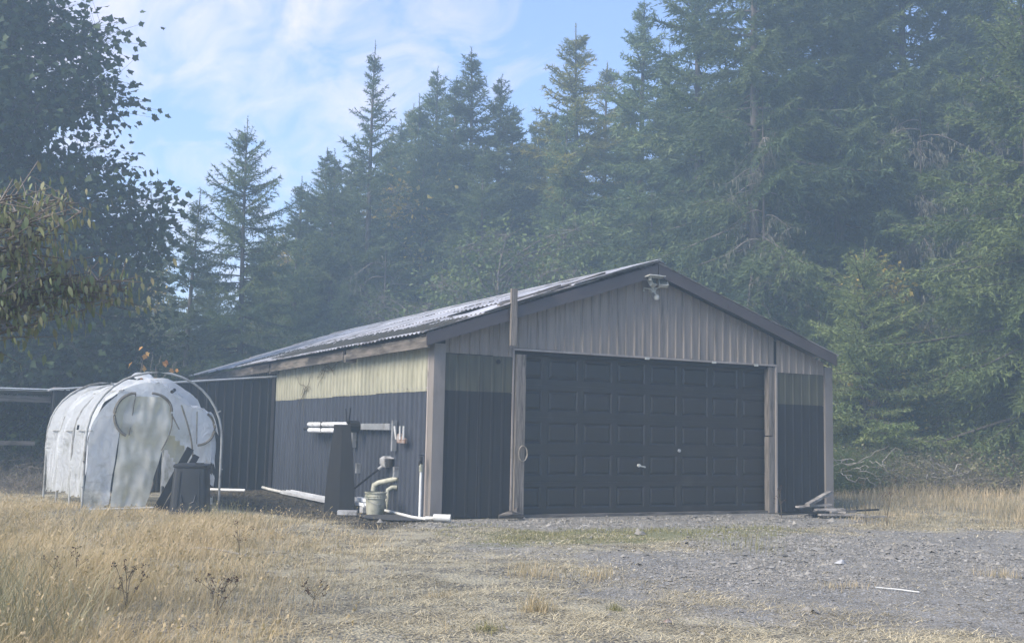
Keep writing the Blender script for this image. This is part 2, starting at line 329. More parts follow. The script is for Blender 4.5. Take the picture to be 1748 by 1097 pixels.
# ------------------------------------------------------------------ garage
def rib_profile(w, pitch, depth, kind, ph=0.0):
    """list of (u, out) across a sheet of width w"""
    pts = []
    if kind == 'box':       # raised flat rib between flat pans
        k = 0; u = ph*pitch
        pts = [(0, 0)]
        while u < w-.001:
            for a, d in ((.34, 0), (.42, depth), (.58, depth), (.66, 0)):
                x = u+a*pitch
                if 0 < x < w: pts.append((x, d))
            u += pitch
        pts.append((w, 0))
    else:
        n = max(2, int(round(w/pitch*6)))
        for i in range(n+1):
            x = w*i/n; pts.append((x, depth*.5*(1-math.cos(2*PI*(x/pitch+ph)))))
    return pts
def sheet(name, mat, parent, origin, U, V, w, lo, hi, pitch, depth, kind='box', thick=.004, rows=1, ph=0.0, bow=0.0):
    """ribbed sheet: origin + u*U + v*V + out*(U x V) ; lo/hi numbers or functions of u"""
    U = Vector(U); V = Vector(V); Nn = U.cross(V); o = Vector(origin)
    pr = rib_profile(w, pitch, depth, kind, ph); n = len(pr); vs = []; fs = []
    for side in (0, 1):
        for j in range(rows+1):
            for (u, d) in pr:
                a = lo(u) if callable(lo) else lo; b = hi(u) if callable(hi) else hi
                v = a+(b-a)*j/rows
                vs.append(o + U*u + V*v + Nn*(d + bow*math.sin(PI*j/rows) - (thick if side else 0)))
    m = n*(rows+1)
    for j in range(rows):
        for i in range(n-1):
            a = j*n+i; fs.append((a, a+1, a+n+1, a+n)); b = m+a; fs.append((b+n, b+n+1, b+1, b))
    for i in range(n-1):
        fs.append((m+i, m+i+1, i+1, i)); a = rows*n+i; fs.append((a, a+1, m+a+1, m+a))
    for j in range(rows):
        a = j*n; fs.append((a+n, m+a+n, m+a, a)); a = j*n+n-1; fs.append((a, m+a, m+a+n, a+n))
    return MB().add(vs, fs).build(name, mat, parent)
BW, BL, EV, RX, RZ = 8.51, 17.2, 2.93, 4.15, 4.43
SL = (RZ-EV)/(RX+.3); SR = (RZ-2.97)/(8.55-RX)
def under(x): return (RZ - (RX-x)*SL if x < RX else RZ-(x-RX)*SR) - .16
garage = empty('garage', (0,0,0), 'large gable garage with brown ribbed gable, dark sectional door and rusty pale roof', 'garage')
# --- gable sheets
xcuts = [(.165, 1.03), (1.032, 1.42)] + [(1.424+i*.9, 1.424+(i+1)*.9-.002) for i in range(6)] + [(6.824, 7.06), (7.125, 8.33)]
for i, (a, b) in enumerate(xcuts):
    zlo = 2.645 if (b < 1.43 or a > 7.1) else 2.795
    if a > 1.43 and b < 2.4: zlo = 2.795
    sheet('siding_panel', MT['gable'], garage, (a, -.012-.004*(i % 2), 0), (1,0,0), (0,0,1), b-a, zlo+random.Random(i).uniform(-.006,.006), lambda u, a=a: under(a+u), .18, .022, ph=(.18-(a-1.424) % .18)/.18-1+.0)
for a, b in ((.165, .80), (.802, 1.42), (7.125, 7.74), (7.742, 8.33)):
    sheet('olive_panel', MT['olive'], garage, (a, -.006, 0), (1,0,0), (0,0,1), b-a, 2.046, 2.638, .2, .010, ph=-.3)
    sheet('dark_panel', MT['darkpanel'], garage, (a, -.004, 0), (1,0,0), (0,0,1), b-a, .01, 2.040, .2, .006, ph=-.3)
MB().box((-.045,-.055,0),(.155,.135,2.79)).build('corner_post', MT['post'], garage)
MB().box((8.335,-.05,0),(8.53,.13,2.80)).build('corner_post', MT['post'], garage)
# backing shell so that no light leaks through (walls, door surround)
MB().box((.17,.03,0),(1.40,.12,2.7)).build('wall_core', MT['darkpanel'], garage)
MB().box((7.13,.03,0),(8.33,.12,2.7)).build('wall_core', MT['darkpanel'], garage)
MB().prism([(.0,0,2.7),(8.5,0,2.7),(8.5,0,under(8.5)-.03),(RX,0,RZ-.2),(0,0,under(0)-.03)], (0,.08,0), (0,.03,0)).build('gable_core', MT['darkpanel'], garage)
MB().prism([(.02,0,0),(8.49,0,0),(8.49,0,under(8.5)-.03),(RX,0,RZ-.2),(.02,0,under(0)-.03)], (0,.08,0), (0,BL-.1,0)).build('back_wall', MT['darkpanel'], garage)
MB().box((8.43,.14,0),(8.5,BL-.11,2.75)).build('side_wall', MT['gable'], garage)
MB().box((.02,.14,0),(.07,BL-.11,2.74)).build('wall_core', MT['darkpanel'], garage)
MB().box((.1,.2,-.1),(8.4,BL-.2,-.02+.015)).build('floor_slab', MT['mat'], garage)
# --- opening trim, jambs
MB().box((1.402,-.03,0),(1.428,.18,2.755)).build('door_trim', MT['trim'], garage)
MB().box((7.085,-.045,0),(7.12,.18,2.77)).build('door_trim', MT['trim'], garage)
MB().box((1.402,-.045,2.757),(7.12,.15,2.792)).build('header_trim', MT['trim'], garage)
jb = MB(); jb.box((1.445,-.075,0),(1.625,.06,2.69)).build('door_jamb', MT['wood'], garage)
MB().box((6.93,-.02,0),(7.02,.11,1.42)).build('door_jamb', MT['wood'], garage)
MB().box((6.935,-.02,1.44),(7.005,.11,2.74)).build('door_jamb', MT['wood'], garage)
MB().box((7.024,-.01,0),(7.08,.11,2.74)).build('door_jamb', MT['wood'], garage)
MB().box((1.44,.02,-.02),(7.1,.2,.035)).build('sill', MT['woodh'], garage)
for x, dz in ((4.05,.0),(5.55,.005),(6.55,.0)): MB().box((x,-.06,2.735+dz),(x+.09,-.046,2.775)).build('bracket', MT['lamp'], garage)
# --- sectional door
DX0, DX1, DY = 1.43, 7.08, .16
door = MB().box((DX0,DY+.03,.03),(DX1,DY+.05,2.745)).build('garage_door', MT['door'], garage)
ncol, sh = 8, .543
pw, ph_ = .60, .36
cw = (DX1-DX0)/ncol
# one raised panel, shared
v = []; f = []
def ring(w, h, y): return [(-w/2, y, -h/2), (w/2, y, -h/2), (w/2, y, h/2), (-w/2, y, h/2)]
R_ = [ring(pw, ph_, 0), ring(pw-.05, ph_-.05, .018), ring(pw-.075, ph_-.075, .018), ring(pw-.13, ph_-.13, .0)]
for r in R_: v += r
for k in range(3):
    for i in range(4): f.append((4*k+i, 4*k+(i+1) % 4, 4*k+4+(i+1) % 4, 4*k+4+i))
f.append((12, 13, 14, 15))
pme = bpy.data.meshes.new('door_panel'); pme.from_pydata(v, [], f); pme.update(); pme.materials.append(MT['door'])
for s in range(5):
    z0 = .035+s*sh; z1 = z0+sh-.007; zc = (z0+z1)/2+.01
    m = MB(); tz0, tz1 = zc-ph_/2, zc+ph_/2
    y0, y1 = DY, DY+.028
    m.box((DX0, y0, z0), (DX1, y1, tz0)); m.box((DX0, y0, tz1), (DX1, y1, z1))
    e = DX0
    for c in range(ncol):
        xc = DX0+cw*(c+.5); m.box((e, y0, tz0+.0), (xc-pw/2, y1, tz1)); e = xc+pw/2
        link('door_panel', pme, door, (xc, DY, zc))
    m.box((e, y0, tz0), (DX1, y1, tz1))
    m.build('door_section', MT['door'], door)
hd = MB().tube([(4.05,DY-.03,.86),(4.20,DY-.03,.83)], .014, 8).tube([(4.07,DY-.035,.86),(4.07,DY+.01,.86)], .03, 10).build('handle', MT['lamp'], door)
MB().tube([(4.96,DY-.025,1.13),(4.96,DY+.005,1.13)], .03, 12).build('lock', MT['greyl'], door)
# --- rake fascia (front) and ridge cap
def rake(x0, x1, y, zoff0, h, slope_fn, name='rake_fascia'):
    a = Vector((x0, y, slope_fn(x0)+zoff0)); b = Vector((x1, y, slope_fn(x1)+zoff0))
    return MB().prism([a, b, b-Vector((0,0,h)), a-Vector((0,0,h))], (0,.03,0)).build(name, MT['fascia'], garage)
top = lambda x: RZ-(RX-x)*SL if x < RX else RZ-(x-RX)*SR
rake(-.29, 1.15, -.30, -.012, .20, top); rake(1.152, 2.46, -.303, -.012, .20, top); rake(2.462, RX-.01, -.30, -.012, .21, top)
rake(RX+.01, 5.7, -.30, 0, .21, top); rake(5.702, 8.40, -.303, 0, .20, top)
MB().prism([(-.29,-.27,top(-.29)-.03),(RX,-.27,top(RX)-.03),(8.4,-.27,top(8.4)-.03),(8.4,-.27,top(8.4)-.045),(RX,-.27,top(RX)-.045),(-.29,-.27,top(-.29)-.045)],(0,.26,0)).build('soffit', MT['fascia'], garage)
# --- eave boards
for a, b, dz in ((-.26, 3.55, 0), (3.75, 8.7, -.005), (8.85, 17.2, 0)):
    MB().box((-.255,a,2.70+dz),(-.215,b,2.885+dz)).build('eave_board', MT['woodh'], garage)
MB().box((-.21,.16,2.86),(.0,BL,2.875)).build('soffit', MT['woodh'], garage)
for y in (3.6, 8.75): MB().box((-.24,y,2.66),(.0,y+.12,2.80)).build('rafter_end', MT['woodh'], garage)
MB().box((-.262,-.28,2.72),(-.256,-.262,2.96)).build('end_clip', MT['trim'], garage)
# --- side wall
for k in range(11):
    a = .14+k*.8; w = .797
    if a+w > 8.94: w = 8.94-a
    sheet('corrugated_panel', MT['blueside'], garage, (-.012-.003*(k % 2), a+w, 0), (0,-1,0), (0,0,1), w, 0.015, 2.036, .2, .036, ph=-.1)
    sheet('fibreglass_panel', MT['yellow'], garage, (-.026-.004*(k % 2), a+w, 0), (0,-1,0), (0,0,1), w, 2.03+.006*((k*7) % 3), 2.80, .2, .028, ph=-.1)
sheet('rear_panel', MT['darkpanel'], garage, (-.01, 17.0, 0), (0,-1,0), (0,0,1), 7.95, .0, 2.80, .2, .02)
MB().box((-.05,-.06+.2,.0),(-.036,.19,2.72)).build('corner_flange', MT['trim'], garage)
scr = MB()
for k in range(44):
    y = .2+k*.2; scr.box((-.062,y-.009,2.075),(-.05,y+.009,2.093))
scr.build('screw_row', MT['greyl'], garage)['kind'] = 'stuff'
hole = MB().tube([(1.13,-.03,2.55),(1.13,.0,2.55)], .038, 14).build('vent_hole', MT['black'], garage)
MB().beam((1.225,-.345,2.80),(1.225,-.345,3.74), .11, .05, (0,1,0)).build('upright_board', MT['wood'], garage)

# --- roof, left slope: individual sheets
def roof_sheet(parent, y0, y1, x0, x1, lift0, lift1, mat=None, pitch=.17, name='roof_sheet', yaw=0.0):
    """corrugations run up the slope"""
    n = max(6, int((y1-y0)/pitch*6)); vs = []; fs = []
    mm = 3
    for side in (0, 1):
        for j in range(mm+1):
            x = x0+(x1-x0)*j/mm; lf = lift0+(lift1-lift0)*j/mm
            for i in range(n+1):
                y = y0+(y1-y0)*i/n
                z = top(x)+lf+.014*math.cos(2*PI*y/pitch)-(.004 if side else 0)
                vs.append((x, y+yaw*(x-x0), z))
    m = (n+1)*(mm+1)
    for j in range(mm):
        for i in range(n):
            a = j*(n+1)+i; fs.append((a, a+n+1, a+n+2, a+1)); b = m+a; fs.append((b+1, b+n+2, b+n+1, b))
    for i in range(n):
        fs.append((i, i+1, m+i+1, m+i)); a = mm*(n+1)+i; fs.append((a+1, a, m+a, m+a+1))
    for j in range(mm):
        a = j*(n+1); fs.append((a, m+a, m+a+n+1, a+n+1)); a += n; fs.append((a+n+1, m+a+n+1, m+a, a))
    return MB().add(vs, fs).build(name, mat or MT['roof'], parent)
R = random.Random(5)
y = -.32; k = 0
while y < 17.2:
    w = 1.02; y1 = min(y+w, 17.25)
    lw = R.uniform(0,.012)
    roof_sheet(garage, y, y1+.04, -.36+R.uniform(-.03,.03), 1.55, .012+lw, .016+lw)
    if not (0.6 < y < 2.5): roof_sheet(garage, y, y1+.04, 1.45, 2.9, .04+lw, .035+lw)
    roof_sheet(garage, y, y1+.04, 2.8+R.uniform(-.05,.05), RX+.02, .055+lw, .05+lw)
    y += w-.004; k += 1
# lifted sheets near the front and the gap with bare purlins
roof_sheet(garage, .7, 2.6, 1.5, 2.85, .10, .05, yaw=.12)
roof_sheet(garage, -.33, 1.1, .7, 1.9, .045, .075, yaw=-.05)
roof_sheet(garage, -.36, .9, 2.4, RX+.03, .075, .085)
for (a, b, yy) in ((1.7, 3.2, -.2), (1.2, 2.5, .15)):
    MB().beam((a, yy, top(a)+.07), (b, yy+.2, top(b)+.10), .08, .04).build('loose_board', MT['woodh'], garage)
roof_sheet(garage, 8.6, 10.2, -.5, .6, .05, .03)
# moss and needle litter lying in strips on the lower roof
nm = 5200; X = -.25+np.abs(rng.normal(0, .5, nm)); Y = rng.uniform(-.2, 12, nm)
keep = (X < .15+fbm(X*0, Y, .6, 4)*1.6) ; X = X[keep]; Y = Y[keep]
Z = np.array([top(float(x)) for x in X])+.025
s = rng.uniform(.012, .045, len(X))
V = np.zeros((len(X), 5, 3)); V[:, :, 0] = X[:, None]; V[:, :, 1] = Y[:, None]; V[:, :, 2] = Z[:, None]
offs = np.array([(-1,-1,0),(1,-1,0),(1,1,0),(-1,1,0),(0,0,.8)]); V += offs[None]*s[:, None, None]*np.array([1,1.6,1])+0
b = np.arange(len(X))[:, None]*5
tr = (b[:, :, None]+np.array([(0,1,4),(1,2,4),(2,3,4),(3,0,4)])[None]).reshape(-1, 3)
mo = link('roof_moss', mesh_np('roof_moss', V, tr, mat=MT['moss']), garage); mo['kind'] = 'stuff'
y = -.32
for k in range(9):
    roof_sheet(garage, y, min(y+1.98,17.25), RX+.0, 8.44, .01, .01, name='roof_sheet'); y += 1.95
MB().prism([(RX-.17,0,top(RX-.17)+.075),(RX,0,RZ+.085),(RX+.17,0,top(RX+.17)+.075),(RX+.17,0,top(RX+.17)+.068),(RX,0,RZ+.075),(RX-.17,0,top(RX-.17)+.068)], (0,17.5,0), (0,-.28,0)).build('ridge_cap', MT['roof'], garage)

# ------------------------------------------------------------------ lean-to and open shed on the left
lean = empty('lean_to_shed', (-2.3, 8.95, 0), 'dark ribbed lean-to wall running left from the garage behind the white greenhouse', 'shed')
def ltop(x): return 2.62+.1*x
for k in range(6):
    x1 = -.06-k*.8; x0 = x1-.797
    sheet('ribbed_panel', MT['blueside' if False else 'darkpanel'], lean, (x0+2.3, -.0-.003*(k % 2), 0), (1,0,0), (0,0,1), .797, .0, lambda u, x0=x0: ltop(x0+u)-.04, .2, .03, ph=-.2)
MB().beam((2.3-.05,-.06,ltop(-.05)-.005),(2.3-4.9,-.06,ltop(-4.9)-.005), .05, .022).build('roof_edge', MT['gutter'], lean)
MB().prism([(2.3-.05,0,ltop(-.05)-.02),(2.3-4.9,0,ltop(-4.9)-.02),(2.3-4.9,0,ltop(-4.9)-.035),(2.3-.05,0,ltop(-.05)-.035)],(0,5.5,0),(0,-.03,0)).build('roof', MT['roof'], lean)
MB().box((2.3-.14,-.04,0),(2.3-.07,.0-.034+.0,2.58)).build('edge_trim', MT['fascia'], lean)
MB().box((-2.6,5.3,0),(2.2,5.4,2.1)).build('back_wall', MT['darkpanel'], lean)
osd = empty('open_shed', (-8.5, 9.2, 0), 'low open-fronted shed with thin white roof edge at the left edge, behind the greenhouse', 'shed')
MB().beam((-4,-.25,2.10),(4.0,-.25,2.12), .05, .022).build('roof_edge', MT['gutter'], osd)
MB().box((-4,-.22,2.075),(4.0,4.5,2.09)).build('roof', MT['roof'], osd)
MB().beam((-4,-.1,1.97),(4.0,-.1,1.90), .04, .13).build('header_board', MT['woodh'], osd)
MB().beam((-4,0,.97),(3.4,0,.98), .04, .09).build('rail_board', MT['woodh'], osd)
for x in (-3.9,-1.2,1.3,3.9): MB().box((x,.03,0),(x+.1,.13,2.05)).build('post', MT['wood'], osd)
for k in range(9): sheet('wall_panel', MT['darkpanel'], osd, (-4+k*.89,4.4,0), (1,0,0), (0,0,1), .885, 0, 2.05, .2, .02)
MB().box((-4,.15,.0),(-3.95,4.3,2.05)).build('end_wall', MT['darkpanel'], osd)
MB().box((3.75,.35,2.16),(4.4,1.6,2.19)).build('loose_sheet', MT['trim'], osd)

# ------------------------------------------------------------------ greenhouse
def sheeting():
    m = bpy.data.materials.new('greenhouse_film'); m.use_nodes = True; t = m.node_tree; t.nodes.clear(); N = t.nodes.new; L = t.links.new
    o = N('ShaderNodeOutputMaterial'); p = N('ShaderNodeBsdfPrincipled'); tr = N('ShaderNodeBsdfTranslucent'); tp = N('ShaderNodeBsdfTransparent')
    tcn = N('ShaderNodeTexCoord'); n1 = N('ShaderNodeTexNoise'); n1.inputs['Scale'].default_value = 2.2; n1.inputs['Detail'].default_value = 9; n1.inputs['Roughness'].default_value = .68; L(tcn.outputs['Object'], n1.inputs['Vector'])
    sp = N('ShaderNodeSeparateXYZ'); L(tcn.outputs['Object'], sp.inputs[0])
    # algae grime gathers with height below the knee line
    lo = N('ShaderNodeMapRange'); L(sp.outputs[2], lo.inputs[0]); lo.inputs[1].default_value = 0.0; lo.inputs[2].default_value = 1.3; lo.inputs[3].default_value = .13; lo.inputs[4].default_value = -.03
    ad = N('ShaderNodeMath'); L(n1.outputs[0], ad.inputs[0]); L(lo.outputs[0], ad.inputs[1])
    rp = N('ShaderNodeValToRGB'); L(ad.outputs[0], rp.inputs[0]); rp.color_ramp.elements[0].position = .55; rp.color_ramp.elements[0].color = (.78,.81,.84,1)
    rp.color_ramp.elements[1].position = .80; rp.color_ramp.elements[1].color = (.22,.22,.16,1); e = rp.color_ramp.elements.new(.65); e.color = (.60,.62,.60,1)
    L(rp.outputs[0], p.inputs['Base Color']); L(rp.outputs[0], tr.inputs[0]); p.inputs['Roughness'].default_value = .35; p.inputs['Specular IOR Level'].default_value = .5
    b = N('ShaderNodeBump'); n2 = N('ShaderNodeTexNoise'); n2.inputs['Scale'].default_value = 7; n2.inputs['Distortion'].default_value = 1.2; n2.inputs['Detail'].default_value = 6; mpn = N('ShaderNodeMapping'); mpn.inputs['Scale'].default_value = (1,.6,1.0); mpn.inputs['Rotation'].default_value = (.3,.5,.2)
    L(tcn.outputs['Object'], mpn.inputs[0]); L(mpn.outputs[0], n2.inputs['Vector']); L(n2.outputs[0], b.inputs['Height']); b.inputs['Distance'].default_value = .05; b.inputs['Strength'].default_value = .9
    L(b.outputs[0], p.inputs['Normal'])
    mx = N('ShaderNodeMixShader'); mx.inputs[0].default_value = .5; L(p.outputs[0], mx.inputs[1]); L(tr.outputs[0], mx.inputs[2])
    mx2 = N('ShaderNodeMixShader'); mx2.inputs[0].default_value = .22; L(mx.outputs[0], mx2.inputs[1]); L(tp.outputs[0], mx2.inputs[2]); L(mx2.outputs[0], o.inputs[0])
    return m
film = sheeting()
MT['film_dirty'] = material('grimy_door_film', (.58,.59,.59), (.50,.505,.49), 2.5, rough=.4, dirt=(.34,.335,.29), dscale=4.5, dlo=.45, dhi=.75, dmax=.5, transl=.3, bump=.35, bscale=6)
MT['hoop'] = material('pvc_hoop', (.36,.37,.36), (.26,.26,.25), 3, rough=.5, dirt=(.10,.09,.07), dscale=3, dlo=.5, dhi=.7)
GW = 1.11
gh = empty('greenhouse', (-3.78, 2.93, 0), 'tattered white plastic hoop greenhouse standing in dry grass left of the garage', 'greenhouse', rz=math.radians(5))
def arch(t, w=GW, h=2.27):
    """t in 0..1 left base to right base"""
    hs = 1.12; n = .28
    if t < n: return (-w, hs*t/n)
    if t > 1-n: return (w, hs*(1-t)/n)
    a = PI*(1-(t-n)/(1-2*n)); return (w*math.cos(a), hs+(h-hs)*math.sin(a)**.92)
def hoop(y, h=2.27, w=GW, name='hoop', lean=0):
    return MB().tube([(arch(i/40, w, h)[0]+lean*arch(i/40,w,h)[1], y, arch(i/40, w, h)[1]) for i in range(41)], .02, 8).build(name, MT['hoop'], gh, smooth=True)
hoop(-.12); hoop(1.1, 2.14, 1.06); hoop(2.2, 2.14, 1.06); hoop(3.3, 2.2, 1.08)
for t in (.3,.42,.5,.68): 
    ax, az = arch(t, 1.03, 2.1); MB().tube([(ax,-.1,az),(ax,3.3,az-.02)], .012, 6).build('purlin', MT['hoop'], gh)
MB().tube([(.16,-.2,2.13),(.16,0.3,2.11)], .02, 6)
for t, l in ((.40,.12),(.66,.10),(.2,.05),(.83,.06),(.1,.05)):
    ax, az = arch(t, GW, 2.27); d = Vector((ax,0,az-1.1)).normalized(); MB().beam((ax,-.14,az)-Vector((0,0,0)) if False else Vector((ax,-.14,az)), Vector((ax,-.14,az))+d*l*.6, .02, .02, (0,1,0)).build('clip', MT['hoop'], gh)
# roof film, sagging between hoops, torn and collapsed towards the front right
nu, nv = 90, 60; V = np.zeros((nv+1, nu+1, 3))
for j in range(nv+1):
    yv = 3.3*j/nv
    for i in range(nu+1):
        t = i/nu; ax, az = arch(t, 1.07, 2.16)
        sag = .10*math.sin(PI*min(1,(yv % 1.1)/1.1))*max(0, math.sin(PI*t))
        if t > .52:   # collapsed corner: sheet slides down towards the front right
            q = min(1, (t-.52)/.25)*max(0, 1-yv/1.9); az -= .50*q*max(0, 1-abs(t-.66)/.24) ; ax -= .10*q
        nn = mnoise.noise(Vector((ax*2.2, yv*2.0, az*2.2)))*.045+mnoise.noise(Vector((ax*3, yv*9, az*1.5)))*.05+mnoise.noise(Vector((ax*14, yv*16, az*5)))*.018
        d = Vector((ax, 0, az-1.0)).normalized()
        V[j, i] = (ax+d.x*(nn-sag), yv+nn*.3, max(.0, az+d.z*(nn-sag)))
qi = (np.arange(nv)[:, None]*(nu+1)+np.arange(nu)[None]).ravel(); Q = np.stack([qi, qi+1, qi+nu+2, qi+nu+1], 1)
# ragged holes
cen = V.reshape(-1, 3)[Q].mean(1); hol = np.array([mnoise.noise(Vector(c)*1.9+Vector((4,2,9))) > .47 and c[2] < 1.9 and c[0] < -.3 for c in cen])
low = (cen[:, 2] < .12+.15*fbm(cen[:, 0], cen[:, 1], 3, 9)) & (cen[:, 1] < 3.3)
link('roof_film', mesh_np('roof_film', V, quads=Q[~(hol | low)], mat=film, smooth=True), gh)
# front end wall: film split into left, door and right pieces
def filmpatch(name, poly_fn, mat, y0=0.0, nu=26, nv=34, amp=.035, seed=0, mask=None):
    """poly_fn(s, t) -> x, z"""
    V = np.zeros((nv+1, nu+1, 3))
    for j in range(nv+1):
        for i in range(nu+1):
            x, z = poly_fn(i/nu, j/nv); n = mnoise.noise(Vector((x*3+seed, z*2.5, seed)))*amp*1.6+mnoise.noise(Vector((x*9+seed, z*4, seed)))*amp*.6
            V[j, i] = (x, y0+n, z)
    qi = (np.arange(nv)[:, None]*(nu+1)+np.arange(nu)[None]).ravel(); Q = np.stack([qi, qi+1, qi+nu+2, qi+nu+1], 1)
    if mask: c = V.reshape(-1, 3)[Q].mean(1); Q = Q[np.array([not mask(*p) for p in c])]
    return link(name, mesh_np(name, V, quads=Q, mat=mat, smooth=True), gh)
def archz(x, w=1.05, h=2.13):
    x = max(-w, min(w, x)); return 1.12+(h-1.12)*max(0, 1-(x/w)**2)**.5
lx = lambda z: -.70+.10*z     # left edge of the doorway
def rtop(x): return min(archz(x), np.interp(x, [-.05, .15, .55, .8, 1.05], [2.12, 2.02, 1.72, 1.66, 1.62]))
filmpatch('end_film', lambda s, t: (-1.05+(lx(t*1.9)+1.06)*s, .03+(archz(-1.05+.45*s)-.03)*t), film, 0, seed=1, amp=.05, mask=lambda x, y, z: z < .10+.1*math.sin(x*9))
filmpatch('end_film', lambda s, t: (.62+.43*s, .03+(rtop(.62+.43*s)-.03)*t), film, .02, seed=2, amp=.05, mask=lambda x, y, z: (z < .14+.08*math.sin(x*11)) or (.1 < z < .95 and x > .86+.05*math.sin(z*9) and math.sin(z*17+x*9) > .1))
filmpatch('end_film', lambda s, t: (-.62+.70*s, 1.50+(archz(-.62+.70*s)-1.52)*t), film, .03, 16, 10, seed=3, amp=.04)
filmpatch('end_film', lambda s, t: (.06+.60*s, 1.0+(rtop(.06+.60*s)-1.0)*t), film, .05, 16, 12, seed=5, amp=.07, mask=lambda x, y, z: z < 1.05+.9*(.5-x))
filmpatch('inner_film', lambda s, t: (.05+.62*s-.1*(1-t), .25+1.2*t), MT['film_dirty'], .30, 16, 18, seed=6, amp=.09, mask=lambda x, y, z: z < .75+.25*math.sin(x*7))
def doorp(s, t):
    z = .06+1.80*t; wl = -.66+.14*t; wr = -.10+.36*min(1, t*1.25)
    if t > .78: e = (t-.78)/.22; wl += .10*e*e; wr -= .16*e*e
    return (wl+(wr-wl)*s, z)
filmpatch('door_flap', doorp, MT['film_dirty'], -.06, amp=.06, seed=4)
def curve(name, pts, r, mat, n=6):
    return MB().tube(pts, r, n).build(name, mat, gh, smooth=True)
MT['tape'] = material('brown_wood_strip', (.12,.105,.085), (.20,.19,.16), 8, rough=.9)
curve('batten', [(-.10+.34*math.sin(a*PI/2), -.10, 1.92-.30*(1-math.cos(a*PI/2))) for a in np.linspace(0, 1, 10)], .024, MT['tape'])
curve('batten', [(.25+.02*math.sin(a*4)-.13*a*a, -.09, 1.60-.62*a) for a in np.linspace(0, 1, 10)], .011, MT['tape'])
curve('batten', [(.24+.14*a, -.10, 1.58-.25*a) for a in np.linspace(0, 1, 4)], .011, MT['tape'])
curve('batten', [(.40+.24*math.sin(a*PI*.5), -.08, 1.74-.95*a) for a in np.linspace(0, 1, 12)], .015, MT['tape'])
curve('window_strip', [(-.36-.32*math.sin(a*PI), -.08, 1.55+.36*math.cos(a*PI)) for a in np.linspace(.0, .88, 16)], .026, MT['tape'])
curve('window_strip', [(-.36-.07*a, -.08, 1.90-.68*a) for a in np.linspace(0, 1, 5)], .010, MT['tape'])
curve('window_strip', [(.70+.30*math.sin(a*PI), -.06, 1.36+.29*math.cos(a*PI)) for a in np.linspace(.18, .98, 14)], .022, MT['tape'])
curve('window_strip', [(.68+.02*a, -.06, 1.64-.55*a) for a in np.linspace(0, 1, 5)], .009, MT['tape'])
for cx_, cz_, rr in ((-.38,1.55,-.29),(.71,1.36,.26)):
    MB().add([(cx_+rr*math.sin(a), -.055, cz_+abs(rr)*1.12*math.cos(a)) for a in np.linspace(0, PI, 12)], [tuple(range(12))]).build('window_film', MT['film_dirty'] if cx_ < 0 else film, gh)
# overhanging torn edge of the roof film sagging over the collapsed front corner
nu2, nv2 = 30, 16; V2 = np.zeros((nv2+1, nu2+1, 3))
for j in range(nv2+1):
    for i in range(nu2+1):
        q = i/nu2; x = -.12+1.16*q; zt = rtop(x)+.03; yv = -.16+1.5*j/nv2
        V2[j, i] = (x, yv+.05*mnoise.noise(Vector((x*4, j*.3, 1))), zt+(.30*(1-q*.2)*(j/nv2)**1.3)*math.sin(PI*min(1,q*1.3+.1))+.07*mnoise.noise(Vector((x*5, yv*4, 3)))-(.05*math.sin(x*14)**2 if j == 0 else 0))
qi = (np.arange(nv2)[:, None]*(nu2+1)+np.arange(nu2)[None]).ravel(); Q2 = np.stack([qi, qi+1, qi+nu2+2, qi+nu2+1], 1)
link('torn_roof_film', mesh_np('torn_roof_film', V2, quads=Q2, mat=film, smooth=True), gh)
MB().tube([(-1.06,-.1,.03),(-.2,-.12,.04),(.1,-.14,.05)], .015, 6).build('base_rail', MT['white'], gh)
MB().tube([(.26,.02,1.96),(.27,-.1,1.99)], .03, 8).build('pipe_end', MT['blackp'], gh)
MB().tube([(-1.0,.0,1.2),(-.99,.0,.02)], .012, 5)


# boards leaning beside the bin
lb = MB(); lb.beam((-3.75,2.55,.02),(-3.22,2.72,1.02), .12, .04, (0,1,0)); lb.build('plank', MT['black']); ob = bpy.data.objects['plank']; props(ob, 'dark plank leaning on the greenhouse front behind the black bin', 'plank')
lb = MB().beam((-3.62,2.50,.02),(-3.12,2.70,.90), .10, .05, (0,1,0)).build('plank', MT['darkpanel']); props(lb, 'shorter dark plank leaning in front of the other plank at the greenhouse', 'plank')
# compost bin
cb = empty('compost_bin', (-3.36, 1.85, hgt(-3.36,1.85)-.02), 'black plastic compost bin at the greenhouse front right corner', 'compost bin', rz=-.35)
def sq(w, z, r=.06):
    h = w/2; pts = []
    for (sx, sy, a0) in ((1,1,0),(-1,1,PI/2),(-1,-1,PI),(1,-1,1.5*PI)):
        for q in range(4): a = a0+q*PI/6; pts.append((sx*(h-r)+r*math.cos(a), sy*(h-r)+r*math.sin(a), z))
    return pts
def loft(rings, name, mat, parent, cap=True, smooth=True):
    m = MB(); n = len(rings[0]); vs = [p for r in rings for p in r]; fs = [(i*n+k, i*n+(k+1) % n, (i+1)*n+(k+1) % n, (i+1)*n+k) for i in range(len(rings)-1) for k in range(n)]
    if cap: fs += [tuple(range(n))[::-1], tuple((len(rings)-1)*n+k for k in range(n))]
    return m.add(vs, fs).build(name, mat, parent, smooth=smooth)
loft([sq(.60,0), sq(.59,.10), sq(.565,.11), sq(.50,.76)], 'body', MT['blackp'], cb)
loft([sq(.515,.765), sq(.525,.775), sq(.52,.81), sq(.47,.825), sq(.25,.832)], 'lid', MT['blackp'], cb)
for s_ in (-1, 1): MB().beam((s_*.17,-.288,.14),(s_*.14,-.262,.70), .02, .015, (0,1,0)).build('rib', MT['blackp'], cb)
MB().tube([(-.11,-.279,.34),(-.09,-.286,.24),(0,-.290,.20),(.09,-.286,.24),(.11,-.279,.34)], .012, 6).build('hatch_rim', MT['blackp'], cb)
MB().box((.08,-.24,.820),(.20,-.15,.845)).build('latch', MT['blackp'], cb)

